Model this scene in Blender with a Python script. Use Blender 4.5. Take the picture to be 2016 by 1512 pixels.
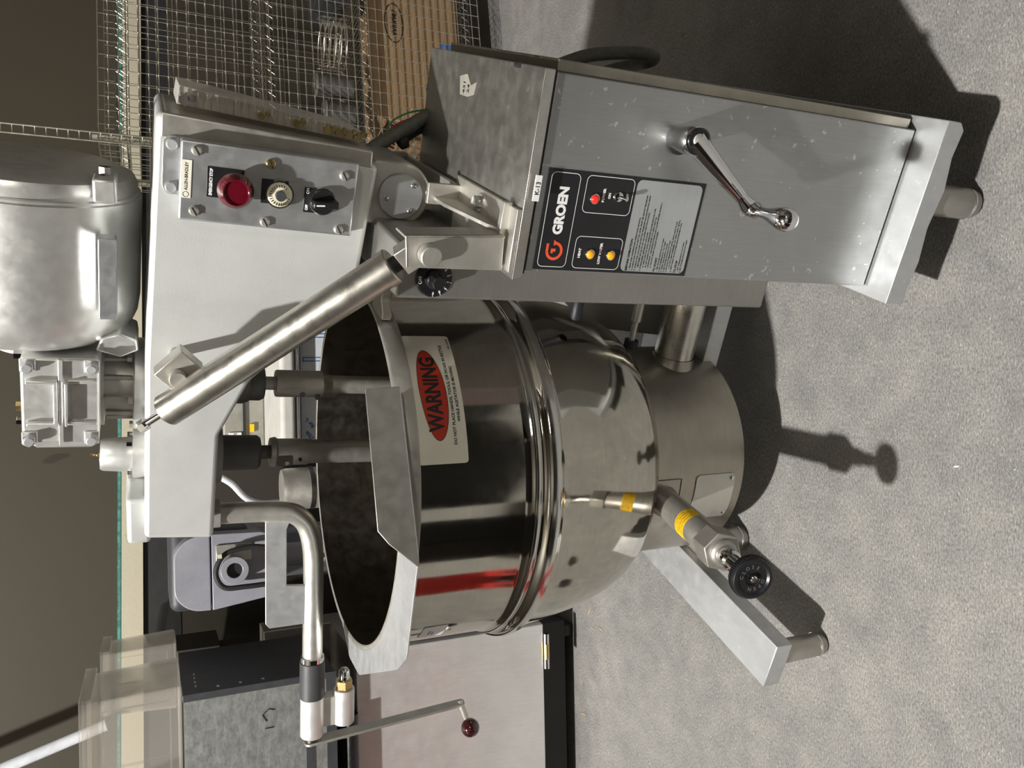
import bpy, bmesh, math, random
from mathutils import Vector, Matrix, Euler
random.seed(7)
PI = math.pi
for o in list(bpy.data.objects): bpy.data.objects.remove(o)
scene = bpy.context.scene
COL = scene.collection
V = Vector

# ------------------------------------------------------------------ camera
F_PX, PITCH, ROLL, CAM_H = 1560.0, 0.42728, 0.0199, 1.38
FWD = V((0, math.cos(PITCH), -math.sin(PITCH)))
_r = V((1, 0, 0)); _u = _r.cross(FWD)
RIGHT = math.cos(ROLL) * _r - math.sin(ROLL) * _u
DOWN = -math.cos(ROLL) * _u - math.sin(ROLL) * _r
cam_d = bpy.data.cameras.new('camera'); cam = bpy.data.objects.new('camera', cam_d); COL.objects.link(cam)
cam_d.sensor_fit = 'HORIZONTAL'; cam_d.sensor_width = 36; cam_d.lens = F_PX / 2016 * 36
cam_d.clip_start = 0.05; cam_d.clip_end = 60
# the photograph was taken with the phone turned on its side: picture-right is world-down
M = Matrix.Identity(4)
for i in range(3):
    M[i][0] = DOWN[i]; M[i][1] = RIGHT[i]; M[i][2] = -FWD[i]
M[0][3], M[1][3], M[2][3] = 0, 0, CAM_H
cam.matrix_world = M
scene.camera = cam
CAM = V((0, 0, CAM_H))

# machine frame: origin under the kettle, x to the console, y to the back
KO = V((-0.1641, 1.6723, 0)); MA = math.radians(-24.46)
XM = V((math.cos(MA), math.sin(MA), 0)); YM = V((-math.sin(MA), math.cos(MA), 0))
def mw(x, y, z): return KO + XM * x + YM * y + V((0, 0, z))

# ------------------------------------------------------------------ light
scene.view_settings.view_transform = 'Standard'; scene.view_settings.look = 'None'
scene.view_settings.gamma = 1; scene.view_settings.use_curve_mapping = False
scene.view_settings.exposure = 0.0
W = bpy.data.worlds.new('world'); scene.world = W; W.use_nodes = True
bg = W.node_tree.nodes['Background']; bg.inputs[0].default_value = (1.0, 0.86, 0.66, 1); bg.inputs[1].default_value = 0.02
def lamp(name, kind, loc, energy, color, size, aim=None, **kw):
    d = bpy.data.lights.new(name, kind); o = bpy.data.objects.new(name, d); COL.objects.link(o)
    o.location = loc; d.energy = energy; d.color = color
    if kind == 'AREA':
        d.shape = 'RECTANGLE'; d.size = size[0]; d.size_y = size[1]
    else: d.shadow_soft_size = size
    if aim is not None: o.rotation_euler = (V(aim) - V(loc)).to_track_quat('-Z', 'Y').to_euler()
    return o
KEY = mw(-1.0, -2.75, 6.2)
lamp('ceiling_spot', 'POINT', KEY, 2500, (1.0, 0.985, 0.95), 0.09)
lamp('added_fill_far', 'AREA', (-1.6, 4.2 - 1.9, 3.4), 5, (1.0, 0.86, 0.68), (1.2, 0.15), (-1.6, 2.3, 0))  # added dim fill for the room; no strip light is known there
lamp('added_fill_near', 'AREA', (1.1, -1.5, 2.35), 13, (1.0, 0.93, 0.80), (0.5, 0.12), (-0.1, 1.6, 0.9))  # added fill aimed at the kettle front and its label; no known lamp

def ray(px, py): return FWD + RIGHT * ((756 - py) / F_PX) + DOWN * ((px - 1008) / F_PX)
def at(px, py, Y):                       # point of the room seen there, Y metres ahead
    d = ray(px, py); return CAM + d * (Y / d.y)
def mp(px, py, y):                       # point of the machine on its plane y
    d = ray(px, py); t = (mw(0, y, 0) - CAM).dot(YM) / d.dot(YM); P = CAM + d * t - KO
    return V((P.dot(XM), y, P.z))

# ------------------------------------------------------------------ materials
def nt(name):
    m = bpy.data.materials.new(name); m.use_nodes = True; t = m.node_tree
    b = t.nodes['Principled BSDF']; return m, t, b
def lk(t, a, b): t.links.new(a, b)
def coords(t, scale=(1, 1, 1)):
    tc = t.nodes.new('ShaderNodeTexCoord'); mpn = t.nodes.new('ShaderNodeMapping'); mpn.inputs['Scale'].default_value = scale
    lk(t, tc.outputs['Object'], mpn.inputs['Vector']); return mpn.outputs['Vector']
def noise(t, vec, scale, detail=4, rough=.55, dist=0):
    n = t.nodes.new('ShaderNodeTexNoise'); n.inputs['Scale'].default_value = scale; n.inputs['Detail'].default_value = detail
    n.inputs['Roughness'].default_value = rough; n.inputs['Distortion'].default_value = dist
    lk(t, vec, n.inputs['Vector']); return n.outputs['Fac']
def ramp(t, fac, stops):
    r = t.nodes.new('ShaderNodeValToRGB'); e = r.color_ramp.elements
    while len(e) < len(stops): e.new(.5)
    for el, (p, c) in zip(e, stops): el.position = p; el.color = (*c, 1) if len(c) == 3 else (c[0],) * 3 + (1,)
    lk(t, fac, r.inputs['Fac']); return r.outputs['Color']
def rng(t, fac, a, b, c, d):
    r = t.nodes.new('ShaderNodeMapRange')
    for i, v in enumerate((a, b, c, d)): r.inputs[i + 1].default_value = v
    lk(t, fac, r.inputs[0]); return r.outputs[0]
def bump(t, b, fac, strength, dist=.001):
    n = t.nodes.new('ShaderNodeBump'); n.inputs['Strength'].default_value = strength; n.inputs['Distance'].default_value = dist
    lk(t, fac, n.inputs['Height']); lk(t, n.outputs['Normal'], b.inputs['Normal'])
def mix(t, fac, c1, c2, mode='MIX'):
    n = t.nodes.new('ShaderNodeMix'); n.data_type = 'RGBA'; n.blend_type = mode
    if isinstance(fac, (int, float)): n.inputs[0].default_value = fac
    else: lk(t, fac, n.inputs[0])
    for i, c in ((6, c1), (7, c2)):
        if isinstance(c, tuple): n.inputs[i].default_value = (*c, 1)
        else: lk(t, c, n.inputs[i])
    return n.outputs[2]
def plain(name, c, rough=.5, metal=0, coat=0, emit=None, noise_amt=.06, nscale=30):
    m, t, b = nt(name); v = coords(t)
    f = noise(t, v, nscale, 5)
    lo = tuple(max(0, x * (1 - noise_amt * 2)) for x in c); hi = tuple(min(1, x * (1 + noise_amt * 2)) for x in c)
    lk(t, ramp(t, f, [(.3, lo), (.7, hi)]), b.inputs['Base Color'])
    lk(t, rng(t, f, .3, .7, max(.02, rough - .06), min(1, rough + .06)), b.inputs['Roughness'])
    b.inputs['Metallic'].default_value = metal; b.inputs['Coat Weight'].default_value = coat
    if emit: b.inputs['Emission Color'].default_value = (*emit[0], 1); b.inputs['Emission Strength'].default_value = emit[1]
    return m
def steel(name, c=(.60, .58, .55), rough=.3, streak=(2, 2, 60), spots=0.0, bumpy=.02, wave=0.0, dull=None):
    m, t, b = nt(name); v = coords(t, streak); v2 = coords(t)
    s = noise(t, v, 8, 6, .6); big = noise(t, v2, 5, 4, .6); mid = noise(t, v2, 38, 5, .65)
    col = mix(t, .5, ramp(t, s, [(.25, tuple(x * .86 for x in c)), (.75, tuple(min(1, x * 1.08) for x in c))]),
              ramp(t, big, [(.3, tuple(x * .82 for x in c)), (.7, tuple(min(1, x * 1.1) for x in c))]))
    if spots:
        vor = t.nodes.new('ShaderNodeTexNoise'); vor.inputs['Scale'].default_value = 70; vor.inputs['Detail'].default_value = 2
        lk(t, v2, vor.inputs['Vector'])
        col = mix(t, rng(t, vor.outputs['Fac'], .68, .72, 0, spots), col, (.85, .85, .82))
    lk(t, col, b.inputs['Base Color'])
    r1 = rng(t, mid, .3, .7, rough * .8, rough * 1.25)
    lk(t, r1, b.inputs['Roughness'])
    b.inputs['Metallic'].default_value = 1 if dull is None else dull
    b.inputs['Anisotropic'].default_value = 0
    if wave:
        w = noise(t, coords(t, (1, 1, 1)), 7, 1, .4); bump(t, b, w, wave, .02)
    elif bumpy: bump(t, b, s, bumpy, .002)
    return m
MT = {}
MT['console'] = steel('brushed_sheet_steel', (.44, .45, .45), .36, (40, 2, 2), .6, .03, 0, .90)
MT['steel'] = steel('brushed_steel', (.60, .58, .53), .42, (3, 3, 40), 0, .03, 0, .78)
MT['steel_h'] = steel('brushed_steel_lengthwise', (.62, .60, .56), .27, (2, 50, 50), 0, .03)
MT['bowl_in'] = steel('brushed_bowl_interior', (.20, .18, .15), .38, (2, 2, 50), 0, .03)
MT['polished'] = steel('polished_kettle_steel', (.49, .465, .41), .085, (2, 2, 20), 0, 0, .05)
MT['polband'] = steel('polished_band_steel', (.66, .65, .62), .16, (3, 3, 20), 0, .05)
MT['chrome'] = steel('chrome_plate', (.78, .78, .78), .07, (5, 5, 5), 0, 0, .03)
MT['base'] = steel('satin_pedestal_steel', (.41, .38, .325), .36, (2, 2, 30), 0, .03)
MT['light_sheet'] = steel('bright_satin_sheet', (.60, .61, .62), .45, (8, 3, 3), .3, .03, 0, .7)
MT['cabinet'] = steel('brushed_door_steel', (.80, .79, .77), .38, (40, 2, 2), 0, .04, 0, .65)
MT['pipe'] = steel('bright_tube_steel', (.82, .80, .74), .34, (3, 3, 3), 0, .04, 0, .82)
MT['buffed'] = steel('buffed_aluminium', (.80, .80, .78), .36, (6, 6, 6), .0, .10, 0, .74)
MT['top_sheet'] = steel('dark_reflecting_top_sheet', (.48, .47, .44), .40, (40, 2, 2), .45, .03, 0, .93)
MT['spring_steel'] = steel('turned_tube_steel', (.62, .60, .54), .30, (2, 2, 2), 0, 0, 0, .96)
MT['plate_alu'] = steel('satin_aluminium_plate', (.50, .51, .52), .40, (30, 3, 3), .0, .04, 0, .80)
MT['housing'] = steel('dull_housing_sheet', (.34, .33, .31), .42, (3, 3, 30), 0, .04, 0, .8)
MT['rough_steel'] = steel('worn_satin_steel', (.48, .46, .42), .42, (4, 4, 4), 0, .05, 0, .78)
MT['dark_steel'] = steel('dark_steel', (.16, .15, .14), .4, (4, 4, 4), 0, .05)
MT['brass'] = steel('brass', (.62, .48, .22), .3, (4, 4, 4), 0, .03)
MT['wire'] = steel('chromed_wire', (.80, .77, .68), .35, (4, 4, 4), 0, 0)
MT['wire_dull'] = steel('dull_shelf_wire', (.34, .32, .28), .4, (4, 4, 4), 0, 0)
def cast():
    m, t, b = nt('cast_aluminium_grey'); v = coords(t); f = noise(t, v, 7, 5, .6); g = noise(t, v, 320, 3, .7)
    lk(t, ramp(t, f, [(.25, (.54, .55, .54)), (.5, (.62, .63, .615)), (.8, (.68, .69, .675))]), b.inputs['Base Color'])
    b.inputs['Metallic'].default_value = .35; b.inputs['Roughness'].default_value = .50
    bump(t, b, g, .25, .0006); return m
MT['cast'] = cast()
MT['cast_dark'] = plain('cast_iron_grey', (.16, .155, .15), .5, .5)
def galv():
    m, t, b = nt('galvanised_sheet'); v = coords(t, (1, 1, 2))
    vo = t.nodes.new('ShaderNodeTexVoronoi'); vo.inputs['Scale'].default_value = 120; lk(t, v, vo.inputs['Vector'])
    n = noise(t, v, 25, 6, .7)
    c = mix(t, .5, ramp(t, vo.outputs['Color'], [(.2, (.33, .345, .34)), (.8, (.45, .465, .455))]), ramp(t, n, [(.3, (.25, .27, .26)), (.7, (.52, .54, .52))]))
    lk(t, c, b.inputs['Base Color']); b.inputs['Metallic'].default_value = .75
    lk(t, rng(t, n, .3, .7, .4, .6), b.inputs['Roughness']); return m
MT['galv'] = galv()
def floor_mat():
    m, t, b = nt('worn_grey_concrete'); v = coords(t); vs = coords(t, (6, 40, 1)); vf = coords(t, (1, 2.2, 1))
    big = noise(t, v, 2.6, 6, .62, .4); mid = noise(t, v, 14, 6, .7); fine = noise(t, vf, 150, 6, .8); st = noise(t, vs, 9, 6, .75)
    c = ramp(t, big, [(.28, (.180, .178, .174)), (.5, (.232, .228, .218)), (.72, (.285, .275, .258))])
    c = mix(t, .7, c, ramp(t, mid, [(.3, (.38, .39, .41)), (.7, (.62, .61, .59))]), 'OVERLAY')
    c = mix(t, .8, c, ramp(t, st, [(.3, (.34, .34, .34)), (.7, (.66, .65, .64))]), 'OVERLAY')
    c = mix(t, 1, c, ramp(t, fine, [(.32, (.14, .14, .14)), (.5, (.5, .5, .5)), (.68, (.86, .86, .84))]), 'OVERLAY')
    sp = noise(t, vf, 115, 2, .5)
    c = mix(t, rng(t, sp, .67, .73, 0, .7), c, (.62, .60, .54))
    c = mix(t, rng(t, noise(t, v, 21, 3, .6), .66, .76, 0, .5), c, (.11, .105, .10))
    lk(t, c, b.inputs['Base Color']); lk(t, rng(t, mid, .3, .7, .5, .75), b.inputs['Roughness'])
    bump(t, b, fine, .45, .0015); return m
MT['floor'] = floor_mat()
def wall_mat(name, c, marks=.6):
    m, t, b = nt(name); v = coords(t); big = noise(t, v, 1.4, 4); f = noise(t, v, 90, 4, .6)
    col = mix(t, .6, ramp(t, big, [(.3, tuple(x * .9 for x in c)), (.7, tuple(x * 1.1 for x in c))]), ramp(t, f, [(.3, tuple(x * .93 for x in c)), (.7, tuple(x * 1.07 for x in c))]))
    sc = noise(t, coords(t, (1, 1, .45)), 9, 2, .4, .6)
    col = mix(t, rng(t, sc, .74, .77, 0, marks), col, tuple(x * .3 for x in c))
    lk(t, col, b.inputs['Base Color']); b.inputs['Roughness'].default_value = .6; bump(t, b, f, .1, .001); return m
MT['wall'] = wall_mat('olive_painted_wall', (.050, .042, .027))
MT['wall_low'] = wall_mat('dark_brown_wall_panel', (.040, .034, .025), .3)
MT['wall_dark'] = wall_mat('dim_olive_wall', (.045, .038, .028))
MT['trim'] = wall_mat('cream_trim_board', (.52, .475, .36), .35)
MT['green'] = plain('green_edge_paint', (.07, .24, .20), .5, noise_amt=.25, nscale=60)
MT['black'] = plain('black_plastic', (.012, .012, .013), .28)
MT['rubber'] = plain('black_rubber', (.02, .02, .02), .6)
MT['gripmat'] = plain('grey_rubber_grip', (.05, .052, .056), .5)
MT['panel_black'] = plain('black_panel_face', (.012, .012, .014), .35)
MT['panel_grey'] = steel('silver_instruction_face', (.50, .52, .54), .38, (3, 3, 40), 0, .0, 0, .55)
MT['ink_white'] = plain('white_print', (.85, .85, .85), .5, noise_amt=.01)
MT['ink_black'] = plain('black_print', (.015, .015, .018), .5, noise_amt=.01)
MT['ink_red'] = plain('orange_red_print', (.80, .09, .035), .5, noise_amt=.02)
MT['ink_blue'] = plain('blue_print', (.06, .17, .45), .5, noise_amt=.05)
MT['label'] = plain('aluminium_label', (.80, .77, .66), .42, 0, noise_amt=.02)
MT['label_red'] = plain('red_label_oval', (.50, .035, .012), .45, noise_amt=.03)
MT['sticker'] = plain('yellow_sticker', (.90, .55, .01), .5, noise_amt=.03)
MT['ink_brown'] = plain('faded_sticker_print', (.42, .25, .02), .5)
MT['whitepaper'] = plain('white_paper', (.80, .80, .80), .5, noise_amt=.02)
MT['red_button'] = plain('red_translucent_button', (.10, .002, .009), .2, coat=.5)
MT['maroon'] = plain('dark_maroon_ball', (.035, .004, .007), .12, coat=1)
MT['red_lens'] = plain('red_lens', (.85, .03, .02), .15, coat=.5, emit=((1, .03, .01), .15))
MT['amber_lens'] = plain('amber_lens', (.95, .38, .01), .15, coat=.5, emit=((1, .4, .02), .12))
MT['ivory'] = plain('ivory_dial', (.70, .66, .50), .4)
MT['white_alu'] = steel('bare_cast_barrel', (.86, .85, .82), .42, (3, 3, 3), 0, .12, 0, .6)
MT['lavender'] = plain('pale_grey_enamel', (.30, .30, .34), .4, coat=.2, noise_amt=.05, nscale=9)
MT['dgrey'] = plain('dark_grey_enamel', (.045, .047, .052), .5)
MT['whitebox'] = plain('white_carton', (.62, .66, .70), .55, noise_amt=.03)
MT['cream_box'] = plain('off_white_foam', (.55, .54, .50), .6, noise_amt=.06, nscale=14)
MT['beige'] = plain('grey_beige_housing', (.30, .29, .25), .5)
MT['cable'] = plain('grey_conduit', (.10, .10, .085), .6, noise_amt=.12, nscale=120)
MT['red_paint'] = plain('red_cart_paint', (.55, .04, .03), .4)
MT['wood'] = plain('pale_wood_splinter', (.62, .42, .22), .7)
MT['white_tube'] = plain('white_tube', (.62, .64, .68), .35)
MT['wire_red'] = plain('red_wire', (.35, .02, .04), .5); MT['wire_green'] = plain('green_wire', (.03, .20, .09), .5)
def card():
    m, t, b = nt('corrugated_cardboard'); v = coords(t); vs = coords(t, (1, 1, 12))
    n = noise(t, vs, 8, 4); g = noise(t, v, 20, 4)
    lk(t, mix(t, .5, ramp(t, n, [(.3, (.26, .165, .085)), (.7, (.40, .265, .145))]), ramp(t, g, [(.3, (.28, .18, .09)), (.7, (.38, .25, .14))])), b.inputs['Base Color'])
    b.inputs['Roughness'].default_value = .75; return m
MT['card'] = card()
def clear(name, tint, rough, ior, trans):
    m, t, b = nt(name); v = coords(t); f = noise(t, v, 14, 3)
    b.inputs['Base Color'].default_value = (*tint, 1); b.inputs['Transmission Weight'].default_value = trans
    b.inputs['IOR'].default_value = ior; lk(t, rng(t, f, .3, .7, rough, rough + .08), b.inputs['Roughness'])
    return m
def thin(name, tint, see, rough):
    m, t, b = nt(name); v = coords(t); f = noise(t, v, 14, 3)
    b.inputs['Base Color'].default_value = (.72, .69, .65, 1); b.inputs['Specular IOR Level'].default_value = .8
    lk(t, rng(t, f, .3, .7, rough, rough + .1), b.inputs['Roughness'])
    tr = t.nodes.new('ShaderNodeBsdfTransparent'); tr.inputs[0].default_value = (*tint, 1)
    lw = t.nodes.new('ShaderNodeLayerWeight'); lw.inputs[0].default_value = .35
    mx = t.nodes.new('ShaderNodeMixShader'); lk(t, rng(t, lw.outputs['Facing'], 0, 1, 1 - see, .75), mx.inputs[0])
    lk(t, tr.outputs[0], mx.inputs[1]); lk(t, b.outputs[0], mx.inputs[2]); lk(t, mx.outputs[0], t.nodes['Material Output'].inputs['Surface'])
    return m
MT['clear'] = thin('scuffed_clear_plastic', (.97, .96, .94), .93, .12)
MT['lexan'] = thin('clear_cover_strip', (.85, .83, .78), .72, .25)

# ------------------------------------------------------------------ mesh helpers
def frame(axis):
    a = V(axis).normalized(); h = V((0, 0, 1)) if abs(a.z) < .9 else V((0, 1, 0))
    x = h.cross(a).normalized(); return x, a.cross(x), a
def round_poly(pts, r, n=5):
    out = []; N = len(pts)
    if not isinstance(r, (list, tuple)): r = [r] * N
    for i, p in enumerate(pts):
        p = V(p); a = V(pts[i - 1]) - p; b = V(pts[(i + 1) % N]) - p; ri = r[i]
        if ri <= 0: out.append(tuple(p)); continue
        an = a.angle(b); d = min(ri / math.tan(an / 2), a.length * .49, b.length * .49); ri2 = d * math.tan(an / 2)
        A = p + a.normalized() * d; B = p + b.normalized() * d
        c = p + (a.normalized() + b.normalized()).normalized() * (ri2 / math.sin(an / 2))
        va, vb = A - c, B - c; tot = va.angle(vb)
        for k in range(n + 1):
            s = k / n
            w = (va * math.sin((1 - s) * tot) + vb * math.sin(s * tot)) / max(1e-9, math.sin(tot))
            out.append(tuple(c + w))
    return out
class MB:
    def __init__(s): s.bm = bmesh.new()
    def face(s, vs):
        try: return s.bm.faces.new(vs)
        except ValueError: return None
    def box(s, x0, x1, y0, y1, z0, z1):
        v = [s.bm.verts.new((x, y, z)) for x in (x0, x1) for y in (y0, y1) for z in (z0, z1)]
        for f in ((0, 1, 3, 2), (4, 6, 7, 5), (0, 4, 5, 1), (2, 3, 7, 6), (0, 2, 6, 4), (1, 5, 7, 3)): s.face([v[i] for i in f])
        return s
    def obox(s, c, ax, ay, az):                # half-axis vectors
        c, ax, ay, az = V(c), V(ax), V(ay), V(az)
        v = [s.bm.verts.new(c + ax * i + ay * j + az * k) for i in (-1, 1) for j in (-1, 1) for k in (-1, 1)]
        for f in ((0, 1, 3, 2), (4, 6, 7, 5), (0, 4, 5, 1), (2, 3, 7, 6), (0, 2, 6, 4), (1, 5, 7, 3)): s.face([v[i] for i in f])
        return s
    def lathe(s, prof, o, axis, seg=40, closed=False, a0=0, a1=2 * PI, xdir=None):
        x, y, a = frame(axis)
        if xdir: x = V(xdir); y = a.cross(x)
        o = V(o); full = abs(a1 - a0 - 2 * PI) < 1e-6; n = seg if full else seg + 1; rings = []
        for r, h in prof:
            if r < 1e-6: rings.append([s.bm.verts.new(o + a * h)] * n); continue
            rings.append([s.bm.verts.new(o + a * h + (x * math.cos(t) + y * math.sin(t)) * r) for t in (a0 + (a1 - a0) * k / seg for k in range(n))])
        pairs = list(zip(rings, rings[1:])) + ([(rings[-1], rings[0])] if closed else [])
        for A, B in pairs:
            for k in range(seg):
                j = (k + 1) % n
                q = [A[k], A[j], B[j], B[k]]; u = []
                for w in q:
                    if w not in u: u.append(w)
                if len(u) > 2: s.face(u)
        return s
    def cyl(s, p0, p1, r0, r1=None, seg=32):
        p0, p1 = V(p0), V(p1); r1 = r0 if r1 is None else r1; L = (p1 - p0).length
        return s.lathe([(0, 0), (r0, 0), (r1, L), (0, L)], p0, p1 - p0, seg)
    def ring(s, p0, p1, ro, ri, seg=32):
        p0, p1 = V(p0), V(p1); L = (p1 - p0).length
        return s.lathe([(ri, 0), (ro, 0), (ro, L), (ri, L)], p0, p1 - p0, seg, closed=True)
    def hexa(s, p0, p1, r, a0=0):
        x, y, a = frame(V(p1) - V(p0)); L = (V(p1) - V(p0)).length
        pts = [(math.cos(a0 + k * PI / 3) * r, math.sin(a0 + k * PI / 3) * r) for k in range(6)]
        return s.prism(pts, p0, x, y, a * L)
    def prism(s, pts, o, ux, uy, ext):
        o, ux, uy, ext = V(o), V(ux), V(uy), V(ext)
        A = [s.bm.verts.new(o + ux * p[0] + uy * p[1]) for p in pts]; B = [s.bm.verts.new(v.co + ext) for v in A]
        s.face(A[::-1]); s.face(B); n = len(A)
        for i in range(n): s.face([A[i], A[(i + 1) % n], B[(i + 1) % n], B[i]])
        return s
    def plate(s, pts3, ext):                   # polygon given in 3-D, extruded by ext
        A = [s.bm.verts.new(V(p)) for p in pts3]; B = [s.bm.verts.new(V(p) + V(ext)) for p in pts3]
        s.face(A[::-1]); s.face(B); n = len(A)
        for i in range(n): s.face([A[i], A[(i + 1) % n], B[(i + 1) % n], B[i]])
        return s
    def tube(s, pts, r, seg=16, cap=True, radii=None):
        pts = [V(p) for p in pts]; n = len(pts); rings = []
        t = (pts[1] - pts[0]).normalized(); x, y, _ = frame(t)
        for i, p in enumerate(pts):
            d = (pts[min(i + 1, n - 1)] - pts[max(i - 1, 0)]).normalized()
            q = t.rotation_difference(d); x = q @ x; y = q @ y; t = d
            ri = radii[i] if radii else r
            rings.append([s.bm.verts.new(p + (x * math.cos(a) + y * math.sin(a)) * ri) for a in (2 * PI * k / seg for k in range(seg))])
        for A, B in zip(rings, rings[1:]):
            for k in range(seg): s.face([A[k], A[(k + 1) % seg], B[(k + 1) % seg], B[k]])
        if cap: s.face(rings[0][::-1]); s.face(rings[-1])
        return s
    def wire(s, p0, p1, r, seg=5): return s.tube([p0, p1], r, seg, False)
    def ball(s, c, r, seg=28, sc=(1, 1, 1)):
        g = bmesh.ops.create_uvsphere(s.bm, u_segments=seg, v_segments=seg // 2, radius=r)
        for v in g['verts']: v.co = V((v.co.x * sc[0], v.co.y * sc[1], v.co.z * sc[2])) + V(c)
        return s
    def text(s, txt, o, ux, uy, size, align='CENTER', bold=0, sx=1, fn=None, lift=0):
        d = bpy.data.curves.new('t', 'FONT'); d.body = txt; d.size = size; d.align_x = align; d.align_y = 'CENTER'; d.offset = bold
        d.resolution_u = 3; ob = bpy.data.objects.new('t', d); COL.objects.link(ob)
        dg = bpy.context.evaluated_depsgraph_get(); me = bpy.data.meshes.new_from_object(ob.evaluated_get(dg))
        b2 = bmesh.new(); b2.from_mesh(me); mp_ = {}
        if fn: bmesh.ops.subdivide_edges(b2, edges=b2.edges, cuts=1)
        for v in b2.verts:
            u, w = v.co.x * sx, v.co.y
            mp_[v] = s.bm.verts.new(fn(u, w) if fn else V(o) + V(ux) * u + V(uy) * w)
        for f in b2.faces: s.face([mp_[v] for v in f.verts])
        b2.free(); bpy.data.objects.remove(ob); bpy.data.curves.remove(d); bpy.data.meshes.remove(me); return s
    def build(s, name, mat, parent=None, bevel=0, smooth=35, segs=2, fix=True):
        if fix: bmesh.ops.recalc_face_normals(s.bm, faces=s.bm.faces)
        me = bpy.data.meshes.new(name); s.bm.to_mesh(me); s.bm.free()
        if smooth:
            me.shade_smooth(); me.set_sharp_from_angle(angle=math.radians(smooth))
        me.materials.append(MT[mat] if isinstance(mat, str) else mat)
        o = bpy.data.objects.new(name, me); COL.objects.link(o)
        if parent: o.parent = parent
        if bevel:
            b = o.modifiers.new('bevel', 'BEVEL'); b.width = bevel; b.segments = segs; b.limit_method = 'ANGLE'; b.angle_limit = math.radians(40)
        return o
def tag(o, label=None, cat=None, group=None, kind=None):
    for k, v in (('label', label), ('category', cat), ('group', group), ('kind', kind)):
        if v: o[k] = v
    return o
def empty(name, loc, rz, label, cat, group=None):
    o = bpy.data.objects.new(name, None); COL.objects.link(o); o.location = loc; o.rotation_euler = (0, 0, rz); o.empty_display_size = .1
    return tag(o, label, cat, group)
def spline(pts, n=8):                          # Catmull-Rom through pts
    P = [V(p) for p in pts]; P = [P[0] * 2 - P[1]] + P + [P[-1] * 2 - P[-2]]; out = []
    for i in range(1, len(P) - 2):
        for k in range(n):
            t = k / n; a, b, c, d = P[i - 1:i + 3]
            out.append(.5 * ((2 * b) + (c - a) * t + (2 * a - 5 * b + 4 * c - d) * t * t + (3 * b - a - 3 * c + d) * t ** 3))
    return out + [P[-2]]

# ================================================================== the kettle mixer
root = empty('kettle_mixer', KO, MA, 'large stainless steam kettle with grey agitator arm, motor and control console on concrete floor', 'kettle')
BU, BR = V((.04, 0, .9992)), V((.9992, 0, -.04))     # the agitator arm stands a little off level
def mk(): return MB()

# ---- kettle
prof_out = [(.240, .392), (.262, .400), (.284, .411), (.305, .428), (.322, .450), (.338, .482), (.351, .520), (.361, .560), (.369, .605), (.375, .650), (.379, .685),
            (.381, .690), (.386, .694), (.3895, .700), (.3905, .708), (.389, .716), (.384, .722), (.378, .727), (.3765, .733), (.379, .738), (.3795, .744), (.377, .749),
            (.3745, .753), (.3735, .765), (.3735, .963)]
kt = mk().lathe(prof_out, (0, 0, 0), (0, 0, 1), 160).build('kettle_shell', 'polished', root, smooth=60)
mk().lathe([(.3912, .700), (.3925, .708), (.3905, .7165), (.3885, .708)], (0, 0, 0), (0, 0, 1), 160, closed=True).build('jacket_band', 'polband', kt, smooth=70)
mk().lathe([(.3805, .7375), (.3815, .7415), (.3800, .7450), (.3790, .741)], (0, 0, 0), (0, 0, 1), 160, closed=True).build('jacket_bead', 'polband', kt, smooth=70)
inn = [(.3668, .9995), (.3665, .72), (.358, .64), (.335, .56), (.29, .49), (.22, .44), (.12, .415), (0, .41)]
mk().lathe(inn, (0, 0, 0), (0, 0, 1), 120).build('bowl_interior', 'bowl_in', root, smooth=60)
mk().lathe([(.372, .962), (.3795, .9655), (.3795, .997), (.3770, 1.0005), (.3700, 1.0005), (.3675, .9985), (.3675, .962)], (0, 0, 0), (0, 0, 1), 160, closed=True).build('rim', 'steel', root, smooth=40)

def cylpt(R, adeg, z): a = math.radians(adeg); return V((R * math.cos(a), R * math.sin(a), z))
def patch(mb, R, th, a0, a1, z0, z1, r=.006, n=28):      # sheet wrapped on a cylinder, rounded corners
    W_ = math.radians(a1 - a0) * R; pts = round_poly([(0, z0), (W_, z0), (W_, z1), (0, z1)], r, 4)
    rows = []
    us = [W_ * k / n for k in range(n + 1)]
    def zr(u):
        d = min(u, W_ - u)
        k = 0 if d >= r else r - math.sqrt(max(0, r * r - (r - d) ** 2))
        return z0 + k, z1 - k
    us = sorted(set(us + [r * f for f in (.1, .3, .6, 1)] + [W_ - r * f for f in (.1, .3, .6, 1)]))
    A = [[mb.bm.verts.new(cylpt(Rr, a0 + math.degrees(u / R), z)) for u in us for z in zr(u)] for Rr in (R, R + th)]
    for k in range(len(us) - 1):
        i = 2 * k
        mb.face([A[1][i], A[1][i + 2], A[1][i + 3], A[1][i + 1]]); mb.face([A[0][i], A[0][i + 1], A[0][i + 3], A[0][i + 2]])
        mb.face([A[0][i], A[0][i + 2], A[1][i + 2], A[1][i]]); mb.face([A[0][i + 1], A[1][i + 1], A[1][i + 3], A[0][i + 3]])
    mb.face([A[0][0], A[1][0], A[1][1], A[0][1]]); mb.face([A[0][-2], A[0][-1], A[1][-1], A[1][-2]])
    return mb
LR = .3739
lab = patch(mk(), LR, .0008, -61.3, -22.5, .875, .966, .006).build('warning_label', 'label', kt, smooth=30)
lab['label'] = 'silver warning label with red oval'
def onlab(ac, zc, R): return lambda u, w: cylpt(R, ac + math.degrees(u / LR), zc + w)
ov = mk(); N = 64; ca, cz = -41.6, .928
cen = ov.bm.verts.new(cylpt(LR + .0011, ca, cz))
def ell(a, b, R):
    return [ov.bm.verts.new(cylpt(R, ca + math.degrees(a * math.cos(t) / LR), cz + b * math.sin(t) + .003 * math.cos(t))) for t in (2 * PI * k / N for k in range(N))]
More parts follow.
